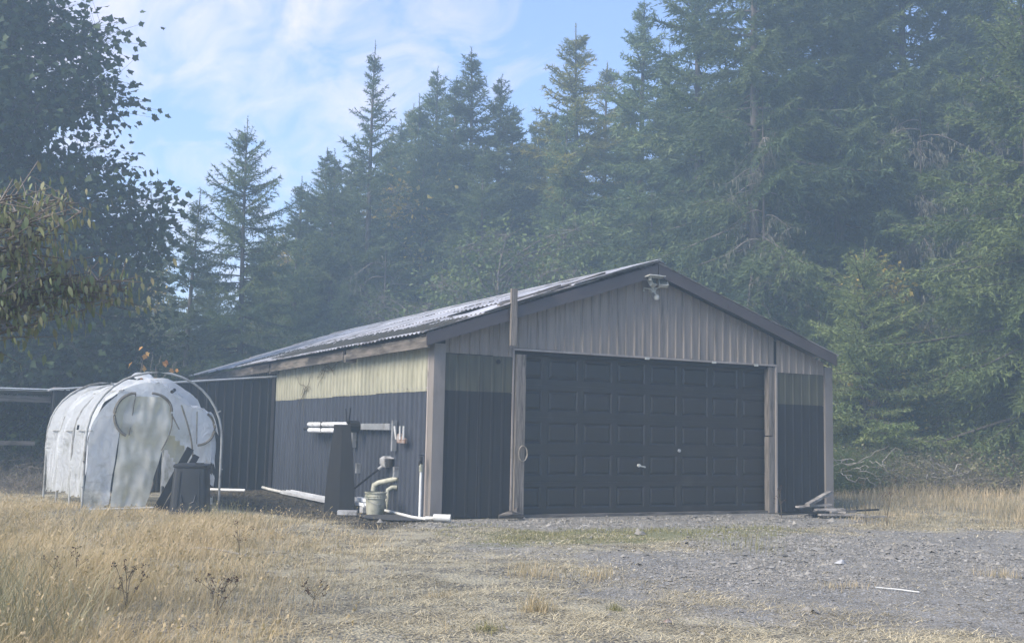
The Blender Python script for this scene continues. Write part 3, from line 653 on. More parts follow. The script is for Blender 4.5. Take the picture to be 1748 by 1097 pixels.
# ------------------------------------------------------------------ things along the side wall
# rubber sheet standing on end
m = MB(); n = 10
pr = []
for z, w, off in ((0,.52,0),(.5,.47,.01),(1.0,.38,.02),(1.35,.30,.03),(1.47,.28,.03)):
    pr.append([(-w/2, off*.5, z), (0, off-.03, z), (w/2, off*.5, z), (w/2, off*.5+.05, z), (0, off+.03, z), (-w/2, off*.5+.05, z)])
blk = loft(pr, 'rubber_sheet', MT['black'], None, smooth=False); blk.location = (-.88, 1.85, 0); blk.rotation_euler = (0, 0, -.45)
props(blk, 'tall black tapering rubber sheet standing on end before the ribbed side wall', 'rubber sheet')
fr = empty('wall_rack', (-.1, 2.4, 0), 'grey steel rack bar with two hanging legs fixed to the blue ribbed wall', 'rack')
MB().box((-.06,-.92,1.395),(-.01,1.2,1.505)).build('crossbar', MT['grey'], fr)
MB().box((-.03,-.985,1.04),(.05,-.925,1.56)).build('leg', MT['grey'], fr)
MB().box((-.03,1.0,1.06),(.05,1.06,1.55)).build('leg', MT['grey'], fr)
for y_, z_ in ((.72,.60),(-1.12,.60)):
    MB().box((-.03,y_,z_),(.05,y_+.07,z_+.18)).build('bracket', MT['grey'], fr)
aw = empty('rolled_tubes', (-.24, 3.4, 1.4), 'pair of white rolled tubes on the wall above the black sheet', 'tubes')
MB().tube([(0,-.15,.09),(0,2.3,.09)], .045, 10).build('tube', MT['gutter'], aw, smooth=True)
MB().tube([(.0,.1,-.03),(0,2.25,-.03)], .05, 10).build('tube', MT['gutter'], aw, smooth=True)
MB().tube([(0,2.25,.0),(0,2.6,.0)], .03, 8).build('end_cap', MT['black'], aw)
MB().box((-.05,1.4,-.05),(.11,1.43,.14)).build('strap', MT['black'], aw)
wr = empty('hand_winch', (-.33, 3.0, 1.45), 'black hand reel with crossed spokes and hanging cord above the black sheet', 'reel')
MB().tube([(-.02,0,0),(.16,0,0)], .11, 14).build('drum', MT['black'], wr)
MB().tube([(-.06,0,0),(-.02,0,0)], .045, 10).build('hub', MT['greyl'], wr)
MB().beam((-.04,.02,.0),(-.04,.14,.32), .02, .02).build('spoke', MT['black'], wr); MB().beam((-.04,-.02,.0),(-.04,-.12,.34), .02, .02).build('spoke', MT['black'], wr)
MB().tube([(-.06,.12,-.02),(-.06,.12,-.78),(-.06,.12,-.84)], .011, 6).build('cord', MT['rope'], wr)
hk = empty('claw_hook', (-.15, 4.15, 1.18), 'small dark claw hook hanging under the white tubes', 'hook')
MB().tube([(0,0,.16),(0,0,-.04),(0,.1,-.1),(0,.22,-.02)], .014, 6).build('hook', MT['black'], hk); MB().tube([(0,0,-.04),(0,-.14,-.12),(0,-.22,-.02)], .014, 6).build('hook', MT['black'], hk)
MB().tube([(0,.28,-.02),(0,.0,.03),(0,-.1,.1)], .012, 6).build('hook', MT['black'], hk)
sr = empty('peg_rack', (-.12, .95, 1.18), 'small brown wooden rack with three white pegs beside the corner post', 'rack')
MB().prism([(0,-.16,0),(0,-.17,.07),(0,-.02,.10),(0,.10,.16),(0,.17,.15),(0,.20,.05),(0,.18,.0)], (-.04,0,0)).build('board', MT['rust'], sr)
for a, b in ((.20,.27),(.03,.02),(-.12,-.14)): MB().beam((-.05,a,.06),(-.06,b,.28), .025, .02, (1,0,0)).build('peg', MT['white'], sr)
# string-trimmer like tool leaning upside down
tl = empty('long_tool', (-.48, 2.25, 0), 'long dark pole with grey motor head leaning on the side wall', 'garden tool')
A = Vector((-.35,.15,.05)); B = Vector((.28,-.42,.72))
MB().tube([A, B], .018, 8).build('shaft', MT['black'], tl); MB().tube([B, B+(B-A).normalized()*.12], .028, 8).build('collar', MT['greyl'], tl)
c = B+(B-A).normalized()*.2
loft([[tuple(c+Vector((dx*s2, dy*s2, dz))) for dx, dy in ((-.10,-.12),(.10,-.12),(.12,0),(.10,.12),(-.10,.12),(-.12,0))] for dz, s2 in ((-.09,.6),(-.03,1),(.06,1),(.10,.6))], 'motor_head', MT['greyl'], tl)
MB().tube([c+Vector((0,-.14,-.08)), c+Vector((0,-.14,.06))], .07, 10).build('guard', MT['black'], tl)
# pipes
pe = MB().tube([(-.0,1.40,.58),(-.14,1.56,.53),(-.24,1.70,.49),(-.29,1.76,.45),(-.30,1.77,.35)], [.045,.045,.048,.055,.052], 12).build('drain_elbow', MT['cream'], None, smooth=True)
props(pe, 'cream plastic pipe elbow jutting from the wall above the bucket', 'pipe')
pe = MB().tube([(-.02,1.42,.42),(-.10,1.44,.42),(-.16,1.46,.38),(-.17,1.46,.28),(-.17,1.46,.0)], .042, 12).build('drain_pipe', MT['cream'], None, smooth=True)
props(pe, 'cream plastic pipe dropping down the wall just behind the bucket', 'pipe')
bk = empty('bucket', (-.52, 1.10, .0), 'dirty cream plastic bucket on the ground below the pipe elbow', 'bucket')
MB().lathe([(.0,.01),(.135,.0),(.145,.02),(.172,.36),(.165,.36),(.14,.03),(0,.03)], 24).build('body', MT['cream'], bk, smooth=True)
for z, r in ((.28,.185),(.31,.18),(.365,.186)): MB().lathe([(r-.02,z-.012),(r,z-.012),(r,z+.006),(r-.02,z+.006)], 24).build('rim', MT['cream'], bk)
MB().tube([(.185*math.cos(a), .185*math.sin(a), .31-.14*math.sin(-a)) for a in np.linspace(-PI, 0, 14)], .004, 5).build('handle', MT['grey'], bk)
sp_ = empty('standpipe', (-.17, .06, 0), 'white upright water pipe with dark tap against the corner post', 'pipe')
MB().tube([(0,0,.0),(0,0,.78)], .022, 10).build('riser', MT['white'], sp_, smooth=True)
MB().tube([(0,0,.74),(0,0,.86)], .032, 10).build('coupling', MT['cream'], sp_, smooth=True)
MB().tube([(0,0,.86),(0,0,.98)], .022, 8).build('valve', MT['black'], sp_); MB().tube([(0,0,.92),(-.05,-.05,.90),(-.07,-.07,.85)], .016, 8).build('spout', MT['black'], sp_); MB().beam((-.04,.0,1.0),(.04,0,1.0), .03, .015).build('handle', MT['black'], sp_)
gp = empty('ground_pipe', (-.2, -.3, 0), 'white pipe along the ground ending in a wide coupling at the corner post', 'pipe')
MB().tube([(.05,1.9,.03),(.0,1.2,.03),(-.08,.4,.03),(-.02,-.05,.03)], .022, 8).build('pipe', MT['white'], gp, smooth=True)
MB().tube([(-.04,-.03,.045),(.06,-.14,.05)], .028, 10).build('elbow', MT['white'], gp, smooth=True)
MB().tube([(.05,-.13,.06),(.27,-.28,.06)], .055, 12).build('wide_coupling', MT['white'], gp, smooth=True)
gu = empty('gutter_lengths', (-.30, 5.4, 0), 'white gutter lengths lying along the foot of the blue wall behind the rubber sheet', 'gutter')
for dx, a, b in ((0,-2.4,1.6),(-.14,-2.5,1.3),(-.07,-2.3,1.1)):
    m = MB(); m.prism([(dx-.05,0,.02),(dx+.04,0,.02),(dx+.05,0,.075),(dx+.04,0,.075),(dx+.03,0,.03),(dx-.04,0,.03),(dx-.05,0,.075),(dx-.06,0,.075)], (0.0,b-a,.02), (0,a,(.035 if dx == -.07 else 0))).build('gutter', MT['gutter'], gu)
MB().tube([(-.05,1.6,.05),(.0,2.8,.05),(.1,4.3,.06)], .03, 8).build('pipe', MT['white'], gu, smooth=True)
g2 = empty('gutter_offcuts', (-.42, 2.1, 0), 'short white gutter offcuts stacked between the rubber sheet and the bucket', 'gutter')
for dx, z in ((0,.10),(-.12,.10),(-.06,.17)):
    MB().prism([(dx-.05,0,z),(dx+.05,0,z),(dx+.055,0,z+.06),(dx+.04,0,z+.06),(dx+.035,0,z+.012),(dx-.035,0,z+.012),(dx-.045,0,z+.06),(dx-.06,0,z+.06)], (.05,-.62,0), (0,.1,0)).build('gutter', MT['gutter'], g2)
for k, (a, b) in enumerate(((-.12,0),(.05,-.3),(-.05,-.55))): MB().box((a-.12,b-.06,0),(a+.1,b+.1,.095)).build('block', MT['greyl'], g2)
bl = MB().box((-.16,-.06,0),(.16,.07,.07)).build('concrete_block', MT['greyl'], None, loc=(-.97,1.18,.0), rot=(0,0,-.5)); props(bl, 'flat grey concrete block at the foot of the black rubber sheet', 'block')
gc = MB(); gc.add([(-.9,1.0,.012),(-.2,.9,.012),(.0,.1,.014),(-.35,-.35,.012),(-.75,-.2,.012),(-1.0,.3,.012)], [(0,5,4,3,2,1)]); o_ = gc.build('ground_cloth', MT['mat']); props(o_, 'dark weed cloth on the ground in front of the bucket', 'ground cloth')
rod = MB().tube([(-1.0,7.6,.06),(-1.9,8.4,.05)], .03, 8).build('white_rod', MT['white']); props(rod, 'white pipe lying at the foot of the dark lean-to wall', 'pipe')

# ------------------------------------------------------------------ floodlight on the gable
fl = empty('floodlight', (4.2, -.04, 4.0), 'aged twin floodlight with round motion sensor under the gable peak', 'floodlight')
MB().tube([(0,.03,.0),(0,-.05,.0)], .06, 12).build('base', MT['lamp'], fl)
for sx, ang in ((-.12,.5),(.13,-.35)):
    Rm = Matrix.Rotation(ang, 3, 'Z') @ Matrix.Rotation(-.5, 3, 'X')
    h = MB(); h.box((-.085,-.06,-.07),(.085,.02,.07), Rm, (sx,-.14,.10)); h = h.build('lamp_head', MT['lamp'], fl)
    MB().box((-.07,-.066,-.055),(.07,-.061,.055), Rm, (sx,-.14,.10)).build('lens', MT['glass'], h)
    MB().tube([(0,-.05,0),(sx*.7,-.1,.04)], .014, 6).build('arm', MT['lamp'], fl)
MB().lathe([(0,.05),(.03,.045),(.05,.02),(.052,-.01),(.035,-.04),(0,-.05)], 14, (.03,-.10,-.15)).build('sensor', MT['lamp'], fl, smooth=True)
MB().tube([(.0,-.05,-.02),(.03,-.09,-.11)], .014, 6).build('arm', MT['lamp'], fl)
MB().tube([(0,-.04,.0),(-.2,-.04,.01),(-.21,-.04,-.05)], .012, 6).build('conduit', MT['lamp'], fl)
MB().beam((.26,-.12,.16),(.34,-.14,.16), .05, .02).build('bracket', MT['lamp'], fl)
sl = empty('solar_panel', (4.02, -.36, 4.17), 'thin pale solar panel on a short bracket under the gable peak', 'solar panel')
MB().box((-.17,-.11,.0),(.17,.05,.016), Matrix.Rotation(-.12,3,'X')).build('panel', MT['lamp'], sl); MB().box((-.10,-.02,-.06),(-.07,.03,.0)).build('bracket', MT['lamp'], sl)
cw_ = MB()
for q in range(3):
    cw_.tube([(.075*math.cos(a)*(1+.06*q), -.01*q, .135*math.sin(a)*(1-.04*q)) for a in np.linspace(0, 2*PI, 22)], .006, 5, False)
cw_ = cw_.build('wire_coil', MT['rope'], None, loc=(1.575,-.10,1.05)); props(cw_, 'loop of old wire hanging on the weathered left door jamb', 'wire')
MB_d = MB().tube([(1.0,-.40,.05),(1.2,-.42,.09),(1.45,-.36,.05)], [.03,.06,.04], 7).tube([(1.3,-.40,.07),(1.42,-.2,.14),(1.5,-.1,.16)], [.04,.03,.02], 6)
o_ = MB_d.build('driftwood', MT['woodh']); props(o_, 'short gnarled log on the gravel at the left of the garage door', 'log')

# ------------------------------------------------------------------ lumber heap at the right corner
R = random.Random(11)
BR = [((7.0,-.95,.20),(7.75,-.75,.42),.10,.05,'thick split board sticking up from the heap at the right corner'),
      ((6.3,-1.0,.05),(8.35,-1.35,.13),.05,.03,'long thin dark stick lying across the board heap'),
      ((7.0,-1.25,.05),(7.9,-1.5,.05),.12,.03,'flat grey board at the front of the heap'),
      ((7.15,-1.0,.12),(7.7,-1.15,.13),.14,.03,'wide pale board in the middle of the heap'),
      ((7.3,-1.2,.09),(7.85,-1.25,.10),.12,.04,'short pale board on the right of the heap'),
      ((6.9,-.8,.16),(7.6,-.9,.20),.12,.03,'bluish grey board on top of the heap'),
      ((7.0,-1.05,.03),(7.8,-.95,.03),.14,.04,'dark board at the bottom of the heap'),
      ((7.5,-1.7,.03),(8.1,-1.75,.04),.06,.03,'narrow bleached stick in front of the heap'),
      ((7.2,-.9,.09),(7.55,-1.35,.09),.10,.03,'short cross board inside the heap')]
for i, (a, b, w, h, lab) in enumerate(BR):
    o_ = MB().beam(a, b, w, h).build('board', MT['black'] if i in (1, 6) else MT['debris']); props(o_, lab, 'board', 'boards heaped at the right corner of the garage')
def stick(name, pts, r, mat, lab, cat): o_ = MB().tube(pts, r, 6).build(name, mat, smooth=True); props(o_, lab, cat)
stick('stick', [(.94,-8.45,.03),(1.0,-8.62,.035)], .010, MT['white'], 'tiny white stick', 'stick') if False else None
def gz(x, y, d=0): return (x, y, float(hgt(x, y))+d)
stick('white_stick', [gz(.83,-8.42,.015), gz(1.00,-8.55,.02), gz(1.11,-8.69,.015)], .006, MT['white'], 'thin white stick lying on the bare gravel at the right', 'stick')
stick('fallen_branch', [gz(-4.5,-3.3,.03), gz(-4.35,-3.6,.08), gz(-4.1,-4.0,.06), gz(-3.9,-4.1,.03)], [.012,.015,.012,.008], MT['pale_twig'], 'pale curved branch lying in the dry grass at the left centre', 'branch')

# ------------------------------------------------------------------ vegetation generators
def unit(v): return v/np.maximum(np.linalg.norm(v, axis=-1, keepdims=True), 1e-9)
def tris_blades(P, D, Wd, Ln, rngl, tone, curl=0.0):
    """slender triangles: base points P, directions D, half widths Wd, lengths Ln"""
    n = len(P); rv = unit(rngl.normal(size=(n, 3))); S_ = unit(np.cross(D, rv))
    a = P-S_*Wd[:, None]; b = P+S_*Wd[:, None]; c = P+D*Ln[:, None]
    V = np.stack([a, b, c], 1).reshape(-1, 3); T = np.arange(3*n).reshape(-1, 3)
    return V, T, np.repeat(tone, 3)
def tubes_np(segs, sides=3):
    """segs: list of (points array (m,3), radii array) -> one mesh"""
    Vs = []; Qs = []; b = 0
    for P, r in segs:
        P = np.asarray(P, float); m = len(P); d = unit(np.gradient(P, axis=0)) if m > 2 else unit(np.stack([P[1]-P[0]]*2))
        ref = np.tile(np.array([[.3,.5,.81]]), (m, 1)); x = unit(np.cross(d, ref)); y = np.cross(d, x)
        a = 2*PI*np.arange(sides)/sides
        V = P[:, None]+(x[:, None]*np.cos(a)[None, :, None]+y[:, None]*np.sin(a)[None, :, None])*np.asarray(r)[:, None, None]
        Vs.append(V.reshape(-1, 3)); i = np.arange(m-1)[:, None]*sides; k = np.arange(sides)[None]; k2 = (k+1) % sides
        Qs.append((b+np.stack([i+k, i+k2, i+sides+k2, i+sides+k], -1)).reshape(-1, 4)); b += m*sides
    return np.concatenate(Vs), np.concatenate(Qs)
def trunk_np(h, r0, seed, sides=10, top=.02, wob=.1, m=16):
    r = np.random.default_rng(seed); t = np.linspace(0, 1, m); P = np.stack([wob*np.sin(t*3+seed)*t, wob*np.cos(t*2.3+seed)*t-wob*t, t*h-.15], 1)
    rad = r0*(1-t)**.85+top; rad[0] *= 1.35; return P, rad
def conifer(name, h, rmax, seed, clear=.08, nb=260, droop=.25, dens=1.0, wood=None, needle=None, narrow=1.0, nlen=.15, nwid=.014, gappy=0.0, hang=0.0, tip_len=.55, dead=0):
    """returns (trunk mesh, crown mesh) - whorled branches with twigs and needle tufts"""
    r = np.random.default_rng(seed); segs = []; P0, R0 = trunk_np(h, h*.0095+.02, seed, 8, top=.008); V0, Q0 = tubes_np([(P0, R0)], 8)
    PP = []; DD = []; WW = []; LL = []; TT = []
    z = clear*h
    zs = []
    while z < h-.75:
        k = r.integers(3, 6); zs += [(z+r.normal(0,.16), r.uniform(0, 2*PI)) for _ in range(k)]
        z += max(.14, (h-clear*h)/nb*4.0)*(.55+.45*min(1,(h-z)/4))
    for (z, az) in zs:
        q = (z-clear*h)/(h-clear*h); q = min(max(q, 0), .995)
        if r.random() < gappy*(1-q): continue
        prof = (1-q)**.80*(.7+.3*min(1, q*5+.25))*(1 if q < .8 else .75+.25*(1-q)/.2)
        Ln = rmax*prof*r.uniform(.45, 1.3)*narrow*1.25+.05
        el = (-.18-.15*r.random())*(1-q)**1.2+ .75*q**2.2 + r.normal(0, .08)
        m = max(4, int(Ln/.28)+2); t = np.linspace(0, 1, m); d = np.array([math.cos(az), math.sin(az)])
        rr = Ln*t; zz_ = z+Ln*(math.sin(el)*t - droop*(1-q)*t**1.6*.9+ .16*t**3)
        bx = np.interp(z, P0[:, 2], P0[:, 0]); by = np.interp(z, P0[:, 2], P0[:, 1])
        sidew = r.normal(0, .06)*Ln*t**2; P = np.stack([bx+d[0]*rr*math.cos(el)-d[1]*sidew, by+d[1]*rr*math.cos(el)+d[0]*sidew, zz_], 1)
        segs.append((P, .006+.013*Ln*(1-t)**.8))
        tone0 = np.clip(r.normal(.3, .22), 0, 1)
        # twigs
        s = .12; step = .17/dens
        while s < 1.0:
            pt = np.array([np.interp(s, t, P[:, j]) for j in range(3)])
            dirb = unit(np.array([np.interp(min(1, s+.1), t, P[:, j]) for j in range(3)])-pt+1e-6)
            for sd_ in (-1, 1):
                if r.random() < .12: continue
                side = np.array([-d[1], d[0], 0])*sd_
                tl = (.16+tip_len*Ln*.55*(1-s)**.8)*r.uniform(.6, 1.2)
                td = unit(side*r.uniform(.55,.95)+dirb*r.uniform(.5,.9)+np.array([0,0,-.1-.45*hang-.25*r.random()]))
                nn = max(2, int(tl/.095)); u = (np.arange(nn)+r.random()*.5)/nn
                pts = pt+td*tl*u[:, None]+np.array([0,0,-.22-hang])[None]*(tl*u[:, None])**2
                PP.append(pts); TT.append(np.full(nn, tone0)+r.normal(0,.12,nn)); DD.append(np.tile(td, (nn, 1)))
            s += step/Ln*.9 if Ln > .5 else .2
        nn = max(3, int(Ln/.09)); u = np.linspace(.15, 1, nn)
        PP.append(np.stack([np.interp(u, t, P[:, j]) for j in range(3)], 1)); TT.append(np.full(nn, tone0+.1)); DD.append(np.tile(unit(P[-1]-P[-2]), (nn, 1)))
    # leader
    nn = 16; u = np.linspace(0, 1, nn); PP.append(np.stack([np.full(nn, P0[-1,0]), np.full(nn, P0[-1,1]), h-.15-1.2+1.25*u], 1)); DD.append(np.tile(np.array([0,0,1.]), (nn, 1))); TT.append(np.full(nn, .3))
    PP = np.concatenate(PP); DD = np.concatenate(DD); TT = np.concatenate(TT); n = len(PP)
    Vs = []; Ts = []; Tn = []; b = 0
    for k in range(4):
        D = unit(DD+r.normal(0, .6, (n, 3))+(np.array([0,0,-.25*hang])))
        tf = np.clip(.42+.58*(h-PP[:, 2])/(h*.28), .42, 1); V, T, tn = tris_blades(PP+r.normal(0,.012,(n,3)), D, r.uniform(.7,1.4,n)*nwid*1.15*(.4+.6*tf), r.uniform(.6,1.3,n)*nlen*1.1*tf, r, np.clip(TT+r.normal(0,.08,n), 0, 1))
        Vs.append(V); Ts.append(T+b); Tn.append(tn); b += len(V)
    me_c = mesh_np(name+'_crown', np.concatenate(Vs), np.concatenate(Ts), mat=needle, tone=np.concatenate(Tn))
    Vb, Qb = tubes_np(segs, 3)
    me_t = mesh_np(name+'_trunk', V0, quads=Q0, mat=wood or MT['bark'], smooth=True)
    me_b = mesh_np(name+'_branches', Vb, quads=Qb, mat=wood or MT['bark'])
    return me_t, me_b, me_c
def put_conifer(meshes, x, y, sc, rz, label, cat='tree', group=None, name='fir_tree', sxy=1.0):
    o = empty(name, (x, y, float(hgt(x, y))), label, cat, group, rz)
    for nm, me in zip(('trunk', 'branches', 'crown'), meshes): link(nm, me, o, (0,0,0), (0,0,0), (sc*sxy, sc*sxy, sc))
    return o
LEAF = {
 'diamond': (np.array([(0,0),(.32,.5),(0,1),(-.32,.5)]), np.array([(0,1,2),(0,2,3)])),
 'long': (np.array([(0,0),(.17,.3),(.15,.62),(0,1),(-.15,.62),(-.17,.3)]), np.array([(0,1,5),(1,2,4),(1,4,5),(2,3,4)])),
 'star': (np.array([(0,0),(.28,.04),(.30,.26),(.52,.48),(.27,.60),(.0,1.0),(-.27,.60),(-.52,.48),(-.30,.26),(-.28,.04)]), np.array([(0,1,2),(2,3,4),(4,5,6),(6,7,8),(8,9,0),(0,2,8),(2,4,8),(4,6,8)])),
}
def leaves_np(P, D, size, kind, r, tone, flat=.6):
    """leaf cards of real outline: base P, pointing along D"""
    shp, tri = LEAF[kind]; n = len(P); up = unit(r.normal(size=(n, 3))*flat+np.array([0,0,1.])); S_ = unit(np.cross(D, up)); 
    V = P[:, None]+S_[:, None]*shp[None, :, 0:1]*size[:, None, None]+D[:, None]*shp[None, :, 1:2]*size[:, None, None]
    Nn = np.cross(S_, D); V = V+Nn[:, None]*(np.abs(shp[None, :, 0:1])*.35*size[:, None, None])
    k = len(shp); T = (np.arange(n)[:, None, None]*k+tri[None]).reshape(-1, 3)
    return V.reshape(-1, 3), T, np.repeat(tone, k)
def broadleaf(name, ends, root, trunk_h, seed, leafkind, lsize, nper, spread, lmat, wmat, droop=.3, r0=.12, flat=.6, trunk_r=None):
    """ends: array of twig end points; each joined to the trunk by a curved limb, leaves gathered round the ends"""
    r = np.random.default_rng(seed); segs = []; LP = []; LD = []; LT = []
    zt = ends[:, 2].max()
    Pt = np.stack([root[0]+np.linspace(0,1,10)*0+r.normal(0,.05,10), root[1]+r.normal(0,.05,10), np.linspace(root[2]-.1, min(trunk_h, zt), 10)], 1)
    tr = np.linspace(r0, r0*.25, 10); tr[0] *= 1.3
    for e in ends:
        zz_ = np.clip(e[2]-.25*np.hypot(e[0]-root[0], e[1]-root[1])-.4-r.random()*1.2, root[2]+.3, trunk_h*.95)
        k = np.interp(zz_, Pt[:, 2], np.arange(10)); s = np.array([np.interp(k, np.arange(10), Pt[:, j]) for j in range(3)])
        m = 7; t = np.linspace(0, 1, m)[:, None]; mid = (s+e)/2+np.array([0,0,.15*np.linalg.norm(e-s)])+r.normal(0,.12,3)
        P = (1-t)**2*s+2*t*(1-t)*mid+t**2*e; P[1:-1] += r.normal(0,.03,(m-2,3)); l = np.linalg.norm(e-s)
        segs.append((P, np.interp(t[:,0],[0,1],[min(r0*.4,.012*l+.006),.004])))
        n = max(3, int(nper*r.uniform(.5,1.5))); along = r.random(n)**.6; base = np.array([np.interp(1-(1-along)*min(.5, 1.4/max(l,.1)), t[:,0], P[:, j]) for j in range(3)]).T
        off = r.normal(0, 1, (n, 3))*spread*np.array([1,1,.7]); LP.append(base+off); dd = unit(off+r.normal(0,.4,(n,3))*spread+np.array([0,0,-droop*spread])); LD.append(dd); LT.append(np.clip(r.normal(.35,.2)+r.normal(0,.15,n), 0, 1))
        # twiglets to some leaves
        for i in range(0, n, 3): segs.append((np.stack([base[i], base[i]+off[i]]), np.array([.006,.003])))
    LP = np.concatenate(LP); LD = np.concatenate(LD); LT = np.concatenate(LT)
    V, T, tn = leaves_np(LP, LD, lsize*r.uniform(.6,1.2,len(LP)), leafkind, r, LT, flat)
    Vb, Qb = tubes_np(segs, 3); Vt, Qt = tubes_np([(Pt, tr)], 8)
    return mesh_np(name+'_trunk', Vt, quads=Qt, mat=wmat, smooth=True), mesh_np(name+'_limbs', Vb, quads=Qb, mat=wmat), mesh_np(name+'_leaves', V, T, mat=lmat, tone=tn)
def put_broad(name, meshes, loc, label, cat, group=None, rz=0, sc=1.0):
    o = empty(name, loc, label, cat, group, rz)
    for nm, me in zip(('trunk','branches','foliage'), meshes): link(nm, me, o, scale=(sc,sc,sc))
    return o
def lobes(L_, n, r):
    """random points in the outer part of a set of ellipsoids (cx,cy,cz,rx,ry,rz)"""
    L_ = np.array(L_, float); w = L_[:,3]*L_[:,4]*L_[:,5]; k = r.choice(len(L_), n, p=w/w.sum()); d = unit(r.normal(size=(n,3)))*(r.uniform(.35,1.0,n)**.6)[:, None]
    return L_[k,:3]+d*L_[k,3:]


# ------------------------------------------------------------------ trees
CX, CY = CAMP.x, CAMP.y
def polar(px, d):
    """ground point in the direction seen at photo column px, d metres away (layout table only)"""
    a = YAW+math.atan((px-874)/F); return CX+d*math.sin(a), CY+d*math.cos(a)
C = {}
C['young'] = conifer('young_fir', 9.0, 1.35, 1, nb=150, droop=.1, dens=.8, needle=MT['fir'], nlen=.16, nwid=.012, tip_len=.4, clear=.05)
C['full'] = conifer('full_fir', 12.5, 2.9, 2, nb=230, droop=.35, dens=.85, needle=MT['fir'], nlen=.17, nwid=.015, tip_len=.5, hang=.25, clear=.04)
C['sparse'] = conifer('sparse_spruce', 17.0, 2.3, 3, nb=200, droop=.15, dens=.62, needle=MT['fir'], nlen=.17, nwid=.016, tip_len=.36, gappy=.15, clear=.10)
C['mid'] = conifer('mid_fir', 17.0, 2.7, 4, nb=270, droop=.3, dens=.8, needle=MT['fir'], nlen=.19, nwid=.018, tip_len=.5, clear=.08)
C['midb'] = conifer('mid_fir_b', 18.0, 3.0, 5, nb=260, droop=.42, dens=.75, needle=MT['fir'], nlen=.20, nwid=.020, tip_len=.55, gappy=.12, hang=.3, clear=.10)
C['lit'] = conifer('sunlit_tint_fir', 18.0, 2.6, 6, nb=240, droop=.25, dens=.7, needle=MT['firlit'], nlen=.20, nwid=.018, tip_len=.45, clear=.2)  # fir wearing the painted sunlit gold
C['big'] = conifer('big_fir', 24.0, 4.3, 7, nb=250, droop=.4, dens=.75, needle=MT['fir'], nlen=.22, nwid=.020, tip_len=.5, gappy=.22, hang=.45, clear=.16)
C['skirt'] = conifer('skirted_fir', 13.0, 4.0, 8, nb=250, droop=.42, dens=1.0, needle=MT['cedar'], nlen=.135, nwid=.016, tip_len=.5, hang=.35, clear=.02)
MT['young'] = leafmat('bright_young_needles', (.12,.17,.065), (.15,.20,.075), (.24,.27,.11), .35, .1)
C['bright'] = conifer('bright_fir', 6.5, 2.1, 19, nb=210, droop=.12, dens=1.5, needle=MT['young'], nlen=.105, nwid=.013, tip_len=.45, clear=.02, hang=.1)
C['small'] = conifer('small_fir', 6.5, 2.4, 9, nb=170, droop=.15, dens=1.15, needle=MT['cedar'], nlen=.12, nwid=.013, tip_len=.5, clear=.02, hang=.1)
BASEH = {'young':9, 'full':12.5, 'sparse':17, 'mid':17, 'midb':18, 'lit':18, 'big':24, 'skirt':13, 'small':6.5, 'bright':6.5}
GF = 'firs of the forest behind the garage'
